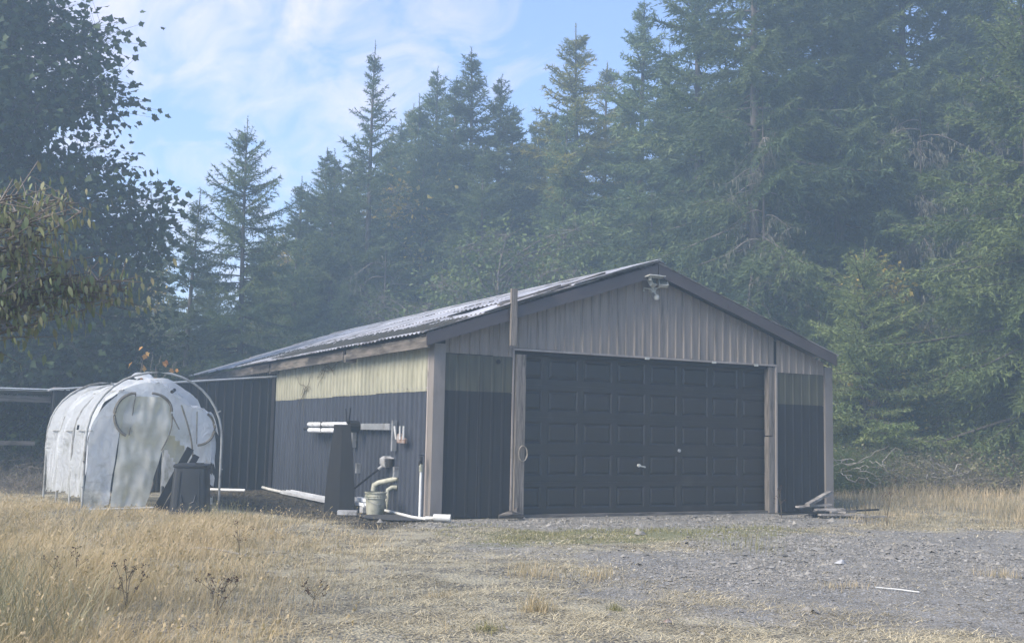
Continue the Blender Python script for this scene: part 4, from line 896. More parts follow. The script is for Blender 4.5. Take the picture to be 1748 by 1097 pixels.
# column in photo, distance, height, kind, width factor, label
TT_ = [
 (262, 40, 9.3, 'young', 1, 'thin young fir, left one of the two small spires between maple and roof'),
 (318, 37, 9.4, 'young', 1.1, 'thin young fir, right one of the two small spires left of the tall fir'),
 (413, 38, 12.3, 'full', 1.0, 'shapely full fir standing alone above the low end of the garage roof'),
 (545, 44, 13.0, 'mid', 1.35, 'broad fir with rounded top just left of the bare-topped spruce'),
 (590, 47, 12.6, 'lit', 1.2, 'fir tinted sunlit gold behind the left side of the bare-topped spruce'),
 (625, 42, 16.8, 'sparse', 1.0, 'dark spruce with a sparse bare forked top rising left of centre'),
 (690, 50, 16.8, 'lit', 1.4, 'fir tinted sunlit gold behind, between the sparse spruce and the dark cluster'),
 (735, 46, 17.2, 'mid', 1.25, 'left spire of the dark fir cluster in the centre'),
 (766, 44, 16.2, 'mid', 1.2, 'short spire inside the dark fir cluster in the centre'),
 (797, 44, 17.4, 'mid', 1.3, 'highest spire of the dark fir cluster in the centre'),
 (845, 44, 16.2, 'mid', 1.25, 'right spire of the dark fir cluster in the centre'),
 (885, 50, 15.2, 'midb', 1.0, 'low ragged fir in the dip right of the dark cluster'),
 (985, 44, 18.4, 'lit', 1.4, 'tall pointed fir tinted sunlit gold right of the sky dip'),
 (960, 42, 14.6, 'midb', 1.0, 'darker fir in front of the left side of the golden topped fir'),
 (1032, 50, 18.9, 'lit', 1.3, 'second fir tinted sunlit gold just right of the tall golden topped one'),
 (1095, 43, 19.0, 'mid', 1.3, 'tall slim fir whose tip reaches almost to the top edge'),
 (1140, 42, 16.8, 'midb', .9, 'fir filling the gap right of the tall slim fir'),
 (1195, 40, 20.5, 'midb', 1.2, 'fir with long level boughs reaching left into the sky'),
 (1290, 36, 23.5, 'big', 1.05, 'big fir with bare straight trunk above the right roof slope'),
 (1365, 43, 24.0, 'big', 1.0, 'big fir behind, between the straight trunk and the right group'),
 (1440, 38, 23.0, 'big', 1.0, 'big fir with slender trunk behind the small leafy fir'),
 (1500, 45, 24.0, 'midb', 1.3, 'deep green fir behind the thick-trunked fir at right'),
 (1556, 40, 24.0, 'big', 1.1, 'thick-trunked big fir above the small fir on the right'),
 (1640, 44, 24.0, 'big', 1.1, 'tall fir with hanging boughs near the right edge'),
 (1720, 40, 23.0, 'big', 1.1, 'tall fir right at the right edge behind the skirted fir'),
 (1775, 32, 14.5, 'skirt', 1.0, 'green fir with boughs sweeping to the ground at the right edge'),
 (1665, 37, 8.0, 'skirt', .9, 'lower green fir left of the skirted fir at the right edge'),
 (1478, 31, 6.9, 'bright', 1.0, 'bright green young fir standing as high as the eave right of the garage corner'),
 (1405, 35, 6.6, 'small', 1.0, 'small bushy fir half hidden behind the right roof corner'),
 (588, 45, 13.0, 'mid', 1.3, 'fir filling the gap between round topped fir and bare topped spruce'),
 (526, 47, 12.2, 'full', .95, 'pointed fir at the left shoulder of the round topped fir'),
 (450, 45, 9.6, 'full', .9, 'low fir at the right foot of the shapely full fir'),
 (345, 46, 8.4, 'mid', 1.3, 'low fir at the left foot of the shapely full fir'),
 (240, 47, 8.2, 'mid', 1.3, 'low fir between the maple and the left young fir'),
 (652, 52, 15.9, 'midb', 1.3, 'far fir between the bare topped spruce and the yellowish fir'),
 (676, 48, 15.4, 'mid', 1.3, 'fir just right of the upper half of the bare topped spruce'),
 (704, 45, 15.6, 'midb', 1.2, 'fir at the left shoulder of the dark cluster'),
 (868, 47, 15.9, 'mid', 1.25, 'fir at the right shoulder of the dark cluster'),
 (896, 52, 15.6, 'midb', 1.3, 'far fir at the lowest point of the treeline dip'),
 (925, 50, 16.4, 'mid', 1.3, 'fir at the right slope of the treeline dip'),
 (504, 44, 11.7, 'midb', 1.3, 'fir on the left slope of the round topped fir'),
 (562, 43, 12.6, 'midb', 1.3, 'second dark crown merging with the round topped fir'),
 (604, 50, 14.2, 'mid', 1.3, 'fir close at the left side of the bare topped spruce'),
 (1545, 36, 6.0, 'small', 1.1, 'small bushy fir between the garage corner fir and the right edge firs'),
 (455, 50, 10.5, 'mid', 1.4, 'far fir right of the shapely full fir'),
 (360, 52, 8.8, 'mid', 1.4, 'far low fir left of the shapely full fir'),
 (500, 41, 9.0, 'full', 1.0, 'low full fir above the middle of the left roof edge'),
 (215, 44, 7.5, 'midb', 1.3, 'far fir half hidden by the right side of the maple'),
 (290, 46, 7.0, 'mid', 1.5, 'far low fir behind the two thin young firs'),
 (660, 42, 9.5, 'full', 1.1, 'low full fir below the dark cluster above the roof'),
 (580, 41, 7.2, 'full', 1.1, 'low full fir just above the left roof slope'),
 (1010, 39, 9.5, 'full', 1.1, 'low full fir above the roof ridge left of the peak'),
 (1110, 38, 10.0, 'midb', 1.2, 'low drooping fir right above the roof peak'),
 (1210, 36, 8.5, 'full', 1.1, 'low full fir right of the roof peak'),
 (1340, 38, 9.0, 'full', 1.2, 'low full fir behind the right roof corner'),
 (1600, 42, 10.0, 'full', 1.3, 'shaded full fir behind the right hand trunks'),
 (1250, 46, 17.0, 'midb', 1.2, 'far fir left of the straight bare trunk'),
 (908, 49, 15.8, 'mid', 1.1, 'fir standing in the dip between dark cluster and golden topped fir'),
 (942, 46, 15.6, 'midb', .95, 'slim fir at the left foot of the tall golden topped fir'),
 (660, 46, 14.2, 'mid', 1.1, 'fir right beside the lower half of the bare topped spruce'),
 (712, 43, 13.2, 'midb', 1.1, 'shorter fir at the left foot of the dark cluster'),
 (820, 41, 12.5, 'midb', 1.2, 'shorter fir at the right foot of the dark cluster'),
 (516, 45, 11.4, 'midb', 1.1, 'ragged fir between the full fir and the broad round topped one'),
 (1062, 46, 16.4, 'mid', 1.0, 'fir filling the gap left of the tall slim fir'),
]
for i, (px, d, h, k, wf, lab) in enumerate(TT_):
    x, y = polar(px, d); sc = h/BASEH[k]
    put_conifer(C[k], x, y, sc, i*2.4, lab, 'tree', GF, sxy=wf)
# deeper rows and the forest that goes on round the yard outside the frame
R = random.Random(3)
BACKL = 'dark fir of the far rows, barely told apart from its neighbours'
for i in range(46):
    px = 130+i*37+R.uniform(-12, 12); d = R.uniform(56, 74); x, y = polar(px, d)
    lim = np.interp(px, [0,240,300,480,560,700,900,1000,1150,1300,1800], [9,9.5,9,10.5,13,17,17,18,22,27,27])
    k = R.choice(['midb','mid','big','lit'] if px < 1150 else ['midb','big','mid']); h = lim*R.uniform(.75,1.0)
    put_conifer(C[k], x, y, h/BASEH[k], R.uniform(0,6), BACKL, 'tree', 'far rows of firs', sxy=1.5)
for i in range(13):
    a = math.radians(-36-i*9+R.uniform(-2,2)); d = R.uniform(27, 34)
    x, y = CX+d*math.sin(a+YAW), CY+d*math.cos(a+YAW)
    put_conifer(C[R.choice(['midb','mid'])], x, y, R.uniform(.45,.6), R.uniform(0,6), 'fir of the forest edge to the left of the yard', 'tree', 'firs left of the yard')
for i in range(6):
    a = math.radians(33+i*9); d = R.uniform(30, 36); x, y = CX+d*math.sin(a+YAW), CY+d*math.cos(a+YAW)
    put_conifer(C['big'], x, y, R.uniform(.8,1.0), R.uniform(0,6), 'fir of the forest edge to the right of the yard', 'tree', 'firs right of the yard')

# dead lower boughs hung with lichen on the right hand trunks
def dead_boughs(px, d, z0, z1, n, seed, lab):
    r = np.random.default_rng(seed); x, y = polar(px, d); segs = []; PP = []; 
    for k in range(n):
        z = r.uniform(z0, z1); az = r.uniform(0, 2*PI); l = r.uniform(.7, 1.9); t = np.linspace(0, 1, 7)
        P = np.stack([math.cos(az)*l*t, math.sin(az)*l*t, z-.35*l*t**1.5+.1*np.sin(t*5)], 1); segs.append((P, .022*(1-t)+.004))
        for q in range(9):
            b = P[r.integers(2, 7)]; dd = unit(r.normal(size=3)+np.array([0,0,-.7])); segs.append((np.stack([b, b+dd*r.uniform(.2,.7)]), np.array([.006,.002])))
            m = 10; PP.append(b+dd*r.uniform(0,.6,(m,1))+r.normal(0,.03,(m,3)))
    PP = np.concatenate(PP); n_ = len(PP); D = unit(np.array([0,0,-1.])+r.normal(0,.25,(n_,3)))
    V, T, tn = tris_blades(PP, D, r.uniform(.008,.02,n_), r.uniform(.08,.3,n_), r, np.clip(r.normal(.4,.25,n_),0,1))
    Vb, Qb = tubes_np(segs, 3)
    o = empty('dead_tree', (x, y, 0), lab, 'tree')
    tp, tr = trunk_np(z1+.5, .085, seed, 8, top=.01); Vt, Qt = tubes_np([(tp, tr)], 8)
    link('trunk', mesh_np('dead_trunk', Vt, quads=Qt, mat=MT['bark'], smooth=True), o); link('branches', mesh_np('dead_boughs', Vb, quads=Qb, mat=MT['twig']), o); link('lichen', mesh_np('lichen', V, T, mat=MT['lichen'], tone=tn), o)
dead_boughs(1305, 35, 3, 12, 46, 21, 'slim trunk with bare lichen hung boughs above the right roof slope')
False and dead_boughs(1400, 33.5, 2, 9, 46, 22, 'slim dead trunk with sloping bare boughs behind the garage corner')
dead_boughs(1580, 37, 3, 12, 46, 23, 'slim trunk with pale hanging lichen left of the right edge firs')
dead_boughs(1690, 39, 5, 14, 50, 24, 'trunk with brown dead boughs high at the right')
dead_boughs(650, 41, 2, 8, 22, 25, 'thin bare stem rising above the left roof slope')

# broadleaf trees
r = np.random.default_rng(41)
# big maple at the left: crown seen from its underside edge
LB = [(-1.2,0,5.2,3.4,3.0,3.2),(.9,0,6.6,2.1,2.2,2.0),(-.6,0,9.6,2.5,2.4,2.6),(-2.5,0,11.5,2.8,2.4,2.8),(1.5,.2,4.2,1.9,2.0,1.6),(-3.2,0,7.6,3,2.6,3),(.2,0,3.0,2.6,2.2,1.5)]
ends = lobes(LB, 400, r); mm = broadleaf('maple', ends, (-1.2,0,0), 11, 42, 'star', .20, 92, .40, MT['maple'], MT['bark'], r0=.28, flat=.9)
x, y = polar(75, 29); put_broad('maple_tree', mm, (x, y, 0), 'large dark broad-leaved maple filling the left edge against the sky', 'tree')
# alder / bush row behind the garage
LB = [(0,0,5.2,2.6,2.2,2.6),(2.2,0,6.2,2.0,1.8,2.0),(-1.9,0,4.2,1.8,1.8,1.8),(3.6,0,4.4,1.7,1.7,1.9),(.6,0,3.0,3.4,2,1.6)]
ends = lobes(LB, 170, r); alder = broadleaf('alder', ends, (0,0,0), 7, 43, 'diamond', .16, 90, .42, MT['alder'], MT['twig'], r0=.12)
AL = [(850, 37, 1.08, 0, 'light green leafy tree behind the roof left of centre'), (960, 36.5, .92, 1.3, 'light green leafy tree behind the roof near the upright board'), (720, 39, .8, 2.2, 'leafy green bush tree low over the middle of the roof'),
      (1230, 36, .8, 3.0, 'leafy tree low behind the right roof slope'), (1385, 36, .6, 4.4, 'leafy tree with yellow spots right behind the garage corner'), (460, 43, .72, 5.0, 'leafy tree low above the far end of the roof'), (130, 33, .62, 0.7, 'leafy green tree over the open shed at the left'), (320, 38, .62, 2.9, 'leafy tree low above the lean-to wall'), (230, 34, .6, 1.9, 'leafy tree low behind the greenhouse'), (560, 42, .62, 3.6, 'leafy tree low above the left roof slope')]
for px, d, sc, rz, lab in AL:
    x, y = polar(px, d); put_broad('alder_tree', alder, (x, y, 0), lab, 'tree', 'leafy trees between roof and firs', rz, sc)
LB = [(0,0,4.4,1.0,1.0,1.7),(-.5,0,3.0,1.3,1.2,1.5),(.6,0,2.6,1.2,1.2,1.4)]
ends = lobes(LB, 70, r); vm = broadleaf('vine_maple', ends, (0,0,0), 5.4, 44, 'diamond', .12, 46, .22, MT['vine'], MT['twig'], r0=.05)
for px, d, sc, rz, lab in ((1490, 32.6, 1.12, 0, 'tall thin vine maple with yellow leaves through the small fir by the garage corner'), (235, 41, 1.0, 1, 'tree tinted sunlit gold between maple and young firs'), (482, 43, 1.45, 2, 'tree tinted sunlit gold right of the shapely full fir'), (250, 38.5, 1.1, 4, 'sapling tinted sunlit gold left of the thin young firs'), (700, 44, 2.0, 5, 'tree tinted sunlit gold low inside the dark cluster'), (1620, 34, .62, 3, 'yellow green sapling before the shaded firs at right'), (205, 40, .95, 3, 'yellow leaved tree low behind the maple edge'), (905, 41, 1.35, 2, 'yellow leaved tree behind the light green leafy trees')):  # gold ones stand for sunlit patches, the light put into leaf colour
    x, y = polar(px, d); put_broad('vine_maple', vm, (x, y, 0), lab, 'tree', 'yellowing understory trees', rz, sc)
# cherry boughs hanging in from the left
px0 = np.array([-7.9, -8.2, 0])
tips = []
for (px, py, d) in [(20,345,8.6),(45,380,8.5),(10,420,8.4),(60,440,8.8),(90,470,8.7),(130,480,8.9),(160,500,9),(200,490,9),(110,350,9.2),(125,365,9.1),(30,480,8.3),(0,500,8.5),(15,545,8.4),(75,395,8.6),(180,475,9.1),(40,520,8.5),(0,370,8.6),(95,455,8.9),(-40,440,8.5),(-90,420,8.7),(-60,500,8.5),(-120,380,8.8),(145,465,9.0),(60,425,8.9),(215,480,9.1),(5,575,8.4)]:
    a = YAW+math.atan((px-874)/F); z = 1.3235 + d*math.tan(math.atan((716-py)/F)+.0)*.985; tips.append((CX+d*math.sin(a)-px0[0], CY+d*math.cos(a)-px0[1], z))
tips = np.array(tips); tips = np.concatenate([tips, tips+r.normal(0,.07,tips.shape)])
ch = broadleaf('cherry', tips, (-.6,-.3,0), 3.3, 45, 'long', .080, 46, .15, MT['cherry'], MT['twig'], droop=7.0, r0=.07, flat=1.2)
put_broad('cherry_tree', ch, tuple(px0), 'cherry tree with long drooping yellow green leaves reaching in from the left edge', 'tree')
# orange autumn twig behind the greenhouse
ends = np.array([(-.35,0,2.85),(-.1,0,2.95),(.1,.05,2.9),(.42,0,2.75),(-.3,0,2.7)]); om = broadleaf('orange', ends, (0,0,0), 2.6, 46, 'star', .14, 4, .10, MT['orange'], MT['twig'], r0=.02, droop=3)
x, y = polar(268, 24.3); put_broad('maple_sapling', om, (x, y, 0), 'thin maple sapling with a few orange leaves above the greenhouse hoop', 'sapling')

# shrubs and brush on the right
def brush(name, seed, w, h, n, leaf=None, nleaf=0, lsize=.06, tw=.006, mat=None):
    r = np.random.default_rng(seed); segs = []; LP = []; 
    for k in range(n):
        b = np.array([r.uniform(-w,w), r.uniform(-w,w)*.6, 0]); d = unit(np.array([r.normal(0,.7), r.normal(0,.7), 1])); l = h*r.uniform(.4,1.15); t = np.linspace(0,1,6)[:,None]
        P = b+d*l*t+np.array([r.normal(0,.3),r.normal(0,.3),-.35*l])*t**2.2; P[1:-1] += r.normal(0,.03,(4,3)); segs.append((P, np.linspace(tw,.002,6)))
        for q in range(3):
            s = P[r.integers(2,6)]; segs.append((np.stack([s, s+unit(r.normal(size=3)+np.array([0,0,.3]))*l*.3]), np.array([.004,.0015])))
        if nleaf: LP.append(P[r.integers(2,6,nleaf)]+r.normal(0,.10,(nleaf,3)))
    Vb, Qb = tubes_np(segs, 3); out = [mesh_np(name+'_stems', Vb, quads=Qb, mat=mat or MT['twig'])]
    if nleaf:
        LP = np.concatenate(LP); D = unit(r.normal(size=LP.shape)); V, T, tn = leaves_np(LP, D, lsize*r.uniform(.6,1.3,len(LP)), 'diamond', r, np.clip(r.normal(.4,.3,len(LP)),0,1), 1)
        out.append(mesh_np(name+'_leaves', V, T, mat=leaf, tone=tn))
    return out
B1 = brush('brush', 51, 1.4, 1.7, 130, MT['shrub'], 16, .08); B2 = brush('bare_brush', 52, 1.2, 1.4, 150, MT['shrub'], 2, .06); B3 = brush('leafy_shrub', 53, 1.3, 2.3, 90, MT['alder'], 40, .10)
B4 = brush('broom', 54, .55, 1.9, 260, MT['cedar'], 4, .05, tw=.005, mat=MT['cedar'])
def put_brush(ms, name, x, y, lab, cat, group, rz, sc):
    o = empty(name, (x, y, float(hgt(x, y))), lab, cat, group, rz); link('stems', ms[0], o, scale=(sc,)*3)
    if len(ms) > 1: link('leaves', ms[1], o, scale=(sc,)*3)
ORD = 'first second third fourth fifth sixth seventh eighth ninth tenth eleventh twelfth thirteenth fourteenth fifteenth sixteenth'.split()
R = random.Random(9)
for i in range(16):
    px = 1435+i*26; d = 28.5+R.uniform(0,1.5)+(1.5 if i > 6 else 0); x, y = polar(px, d); put_brush(B1 if i % 3 else B2, 'brush', x, y, '%s clump of grey brown brush along the forest edge, counted from the garage corner' % ORD[i], 'brush', 'brush at the forest edge', R.uniform(0,6), R.uniform(.75,1.05))
for px, d, k, sc, lab in ((1432,29.5,B3,.7,'green leafy shrub just right of the garage corner'),(1515,30,B3,.6,'green leafy shrub below the small yellow leaved tree'),(1580,31,B3,.8,'leafy shrub between the small firs on the right'),(1640,32,B3,1.1,'leafy shrub before the right hand firs'),(1700,31,B3,.9,'low leafy shrub near the right edge')):
    x, y = polar(px, d); put_brush(k, 'leafy_shrub', x, y, lab, 'shrub', None, px, sc)
for px, d, sc in ((1432,28,1.0),(1462,28.6,.9)): 
    x, y = polar(px, d); put_brush(B4, 'broom_shrub', x, y, 'dense green broom shrub %s beside the garage corner' % ('nearest' if px < 1440 else 'second'), 'shrub', None, px, sc)
r9 = np.random.default_rng(9)
for j, (px, d, lab) in enumerate(((1500,28,'bleached curved dead branches arching over the brush'),(1455,27,'bleached dead twigs beside the garage corner'),(1610,28.5,'pale dead branch lying in the brush further right'))):
    segs = []
    for k in range(9):
        az = r9.uniform(0,2*PI); l = r9.uniform(.3,1.2); t = np.linspace(0,1,9); st = r9.uniform(-.5,.5,3); segs.append((np.stack([st[0]+math.cos(az)*l*t, st[1]*.4+math.sin(az)*l*t, .55+st[2]*.5+r9.uniform(-.3,.35)*t], 1)+np.cumsum(r9.normal(0,.045,(9,3)),0), .013*(1-t)+.003))
    x, y = polar(px, d); o = link('dead_branch', mesh_np('dead_branch', *[a for a in (tubes_np(segs, 5)[0],)], quads=tubes_np(segs, 5)[1], mat=MT['pale_twig']), None, (x, y, .1)); props(o, lab, 'branch')
# understory behind the lean-to and shed at the left
for i, (px, d, sc) in enumerate(((20,30,1.6),(90,31,1.7),(160,32,1.6),(230,33,1.5),(300,36,1.5),(380,37,1.4))):
    x, y = polar(px, d); put_brush(B3, 'leafy_shrub', x, y, 'shaded leafy shrub behind the low shed roofs, %s from the left edge' % ORD[i], 'shrub', 'shrubs behind the low sheds', i, sc)
for px, d, sc, lab in ((25,25.8,1.0,'bare thorny brush in front of the open shed'),(-60,26,1.1,'bare thorny brush at the left edge before the open shed'),(55,24,.6,'low dead brush beside the back of the greenhouse')):
    x, y = polar(px, d); put_brush(B2, 'bare_brush', x, y, lab, 'brush', None, px, sc)

# ------------------------------------------------------------------ grasses and gravel
def blades(X, Y, H, Wd, bend, rngl, tone, segs=3, lean=(0,0), heads=0):
    n = len(X); az = rngl.uniform(0, 2*PI, n); dx = np.cos(az)*bend+lean[0]*H; dy = np.sin(az)*bend+lean[1]*H
    sx = -np.sin(az+rngl.normal(0,1,n)); sy = np.cos(az); Z = hgt(X, Y)-.01; Vs = []
    for k in range(segs+1):
        t = k/segs; w = Wd*(1-t)**.6*.5 if k < segs else 0
        cx_ = X+dx*t**1.8; cy_ = Y+dy*t**1.8; cz_ = Z+H*(t-.18*t*t*np.minimum(1, bend/np.maximum(H,.01)))
        if k < segs: Vs.append(np.stack([cx_-sx*w, cy_-sy*w, cz_], 1)); Vs.append(np.stack([cx_+sx*w, cy_+sy*w, cz_], 1))
        else: Vs.append(np.stack([cx_, cy_, cz_], 1))
    V = np.stack(Vs, 1); m = 2*segs+1; base = np.arange(n)[:, None]*m; Q = []; 
    for k in range(segs-1): Q.append(base+np.array([[2*k, 2*k+1, 2*k+3, 2*k+2]]))
    T = base+np.array([[2*segs-2, 2*segs-1, 2*segs]])
    return V.reshape(-1, 3), T, np.concatenate(Q) if Q else None, np.repeat(tone, m)
def scatter(n, poly_x, poly_y, prob, rngl):
    X = rngl.uniform(*poly_x, n); Y = rngl.uniform(*poly_y, n); 
    # only where the photo's wedge (with a margin) can see
    a = np.arctan2(X-CX, Y-CY)-YAW; dd = np.hypot(X-CX, Y-CY); k = (np.abs(a) < .56) & (dd > 4.8) & (dd < 60)
    inb = (X > -.15) & (X < 8.65) & (Y > -.15) & (Y < 17.4); k &= ~inb & ~((X < .1) & (X > -9) & (Y > 8.8))
    X = X[k]; Y = Y[k]; p_ = prob(X, Y); m = rngl.random(len(X)) < p_; return X[m], Y[m]
rg = np.random.default_rng(77)
def near(X, Y, p=1.6): d = np.hypot(X-CX, Y-CY); return np.clip((8.5/d)**p, 0, 1)
tallm = lambda X, Y: zmask('tall', X, Y, 1.0, 1.2, 5)*(1-.95*zmask('mulch', X, Y, .3, .3))
# tall dry grass, left
def pt(X, Y): return tallm(X, Y)*np.clip((fbm(X, Y, 1.5, 12)-.30)*3.2, .10, 1)*np.clip(.25+sdist(ZONES['tall'], X, Y)/2.5, .1, 1)*near(X, Y, 1.1)
X, Y = scatter(760000, (-15, 0), (-13, 10), pt, rg)
edge = np.clip(sdist(ZONES['tall'], X, Y)/2.2, .28, 1); farf = np.clip(1.15-(Y+8)/14, .42, 1); H = (.05+.33*edge*farf*(.15+1.2*np.clip(fbm(X, Y, .9, 14), .2, 1)))*rg.uniform(.45, 1.35, len(X))
tn = np.clip(fbm(X, Y, .9, 15)*1.6-.5+rg.normal(0, .25, len(X)), 0, 1)
Wd = rg.uniform(.0028, .0055, len(X))*np.clip(np.hypot(X-CX, Y-CY)/9, 1, 2.2)
V, T, Q, tn = blades(X, Y, H, Wd, H*rg.uniform(.1, 1.15, len(X)), rg, tn, lean=(.10, .03))
o = link('dry_grass', mesh_np('dry_grass', V, T, Q, MT['drygrass'], tn)); props(o, 'tall pale dry grass covering the left foreground', 'grass', kind='stuff'); NB = [len(H)]
# seed stalks standing above the grass
X, Y = scatter(60000, (-15, 0), (-13, 8), lambda X, Y: .35*pt(X, Y), rg); n = len(X); H = rg.uniform(.22, .52, n)*np.clip(1.1-(Y+8)/16, .5, 1)
V, T, Q, tn = blades(X, Y, H, rg.uniform(.0025,.004,n), H*rg.uniform(.1,.8,n), rg, np.clip(rg.normal(.1,.2,n),0,1), 3, lean=(.08,.02))
tip = V.reshape(n, 7, 3)[:, 6]; pre = V.reshape(n, 7, 3)[:, 4]; dr = unit(tip-pre)
hp = (tip[:, None]-dr[:, None]*rg.uniform(0,.07,(n,4,1))).reshape(-1,3); hd = unit(np.repeat(dr, 4, 0)+rg.normal(0,.35,(4*n,3)))
V2_, T2_, t2_ = leaves_np(hp, hd, rg.uniform(.014,.03,4*n), 'diamond', rg, np.clip(rg.normal(.35,.3,4*n),0,1), 1)
o = link('seed_stalks', mesh_np('seed_stalks', np.concatenate([V, V2_]), np.concatenate([T, T2_+len(V)]), Q, MT['drygrass'], np.concatenate([tn, t2_]))); props(o, 'taller bent stalks with pale seed heads standing in the dry grass', 'grass', kind='stuff')
# tall dry grass, right bank
def pr(X, Y): return zmask('rgrass', X, Y, .8, .8, 6)*(.3+.7*fbm(X, Y, 1.2, 13))*np.clip(14/np.hypot(X-CX, Y-CY), 0, 1)**1.0*np.clip((30+2.5-np.hypot(X-CX, Y-CY))/3, 0.03, 1)
X, Y = scatter(260000, (6.5, 24), (-9, 12), pr, rg); H = (.04+.42*np.clip((fbm(X, Y, .6, 18)-.22)*1.6,0,1))*np.clip(.45+sdist(ZONES['rgrass'], X, Y)/3.5, .4, 1)*rg.uniform(.4, 1.3, len(X))
V, T, Q, tn = blades(X, Y, H, rg.uniform(.006, .012, len(X)), H*rg.uniform(.1, .8, len(X)), rg, np.clip(fbm(X, Y, .9, 28)*1.8-.5+rg.normal(0, .3, len(X)), 0, 1), 2)
o = link('dry_grass', mesh_np('dry_grass_bank', V, T, Q, MT['drygrass'], tn)); props(o, 'knee high dry grass right of the garage below the brush', 'grass', kind='stuff'); NB.append(len(H))
# short flattened straw
def ps(X, Y):
    g_ = zmask('gravel', X, Y, 1.4, 2.2, 8); f_ = zmask('front', X, Y, .3, .3); m_ = zmask('mulch', X, Y, .3, .3)
    pat = np.clip((fbm(X, Y, 1.3, 16)-.38)*5.5, 0.05, 1); return (1-.93*g_)*(1-.97*f_)*(1-.9*m_)*pat*near(X, Y, 1.5)
X, Y = scatter(1300000, (-12, 16), (-13.5, 2.5), ps, rg); n = len(X)
H = rg.uniform(.004, .05, n); Ln = rg.uniform(.05, .20, n); 
V, T, Q, tn = blades(X, Y, H, rg.uniform(.004, .008, n)*np.clip(np.hypot(X-CX, Y-CY)/8, 1, 2.2), Ln, rg, np.clip(fbm(X, Y, 1.4, 17)*1.4-.4+rg.normal(0,.3,n), 0, 1), 2)
o = link('straw_litter', mesh_np('straw_litter', V, T, Q, MT['straw'], tn)); props(o, 'flattened dry straw matted over the middle of the yard', 'straw', kind='stuff'); NB.append(n)
# green grass strip before the door
def pg(X, Y): return .55*zmask('green', X, Y, .9, 1.0, 9)*np.clip((fbm(X, Y, 1.7, 19)-.42)*4, 0, 1)
X, Y = scatter(130000, (-2, 6), (-5, 0), pg, rg); H = rg.uniform(.02, .075, len(X))
V, T, Q, tn = blades(X, Y, H, rg.uniform(.006, .011, len(X)), H*rg.uniform(.2, .9, len(X)), rg, np.clip(rg.normal(.45, .3, len(X)), 0, 1), 2)
o = link('green_grass', mesh_np('green_grass', V, T, Q, MT['greengrass'], tn)); props(o, 'thin strip of short green grass before the garage door', 'grass', kind='stuff'); NB.append(len(H))
# gravel stones
def pv(X, Y): return np.clip(np.maximum(zmask('gravel', X, Y, 1.2, 1.6, 8), zmask('front', X, Y, .4, .4))+.10*np.clip((fbm(X,Y,1.3,44)-.4)*5,0,1), 0, 1)*np.clip((fbm(X, Y, .55, 56)-.3)*3.5, .25, 1)*near(X, Y, 1.3)
X, Y = scatter(300000, (-6, 10), (-13.5, .1), pv, rg); n = len(X); s = rg.lognormal(-4.95, .45, n)*np.clip(np.hypot(X-CX, Y-CY)/9, 1, 1.7)*np.where(rg.random(n) < .025, 1.7, 1)*(.65+.8*fbm(X, Y, .8, 55))
octa = np.array([(1,0,0),(0,1,0),(-1,0,0),(0,-1,0),(0,0,1)]); oT = np.array([(0,1,4),(1,2,4),(2,3,4),(3,0,4)])
az = rg.uniform(0, 2*PI, n); sc3 = np.stack([rg.uniform(.7,1.5,n), rg.uniform(.6,1.1,n), rg.uniform(.35,.8,n)], 1); V = octa[None]*sc3[:, None]*s[:, None, None]; V = V+rg.normal(0,.22,V.shape)*s[:, None, None]
c_, s_ = np.cos(az)[:, None], np.sin(az)[:, None]; V = np.stack([V[..., 0]*c_-V[..., 1]*s_, V[..., 0]*s_+V[..., 1]*c_, V[..., 2]], -1)+np.stack([X, Y, hgt(X, Y)+s*.12], 1)[:, None]
T = (np.arange(n)[:, None, None]*5+oT[None]).reshape(-1, 3)
o = link('gravel', mesh_np('gravel', V, T, mat=MT['stone'], tone=np.repeat(np.clip(rg.normal(.02,.35,n), 0, 1), 5))); props(o, 'loose crushed grey gravel covering the right side of the yard', 'gravel', kind='stuff'); NB.append(n)
print('blades/stones', NB)
# single pale rocks
def rock(x, y, s, mat, lab, seed):
    r = np.random.default_rng(seed); m = MB(); v = [(Vector(p)*1.0) for p in ((1,0,.1),(.6,.7,.2),(-.3,.9,.1),(-1,.2,.15),(-.6,-.8,.1),(.4,-.9,.1),(.5,.1,.75),(-.3,.2,.65),(.1,-.4,.7))]
    v = [Vector((p.x*1.2, p.y, p.z*.7))*s+Vector(r.normal(0,.12*s,3)) for p in v]
    m.add(v, [(0,1,6),(1,7,6),(1,2,7),(2,3,7),(3,8,7),(3,4,8),(4,5,8),(5,0,6),(5,6,8),(6,7,8)]); o = m.build('rock', mat, None, loc=(x, y, float(hgt(x, y)))); props(o, lab, 'rock')
rock(1.75,-3.25,.09, MT['stone'], 'flat board modelled as a pale rock at the far edge of the green strip', 1)  # a flat board, given rock shape and stone colour
rock(2.2,-6.6,.07, MT['rust'] if False else MT['greyl'], 'single light rock on the gravel at the right', 2)
rock(-2.15,-9.2,.035, MT['rust'], 'small reddish rock in the straw at the bottom', 3)
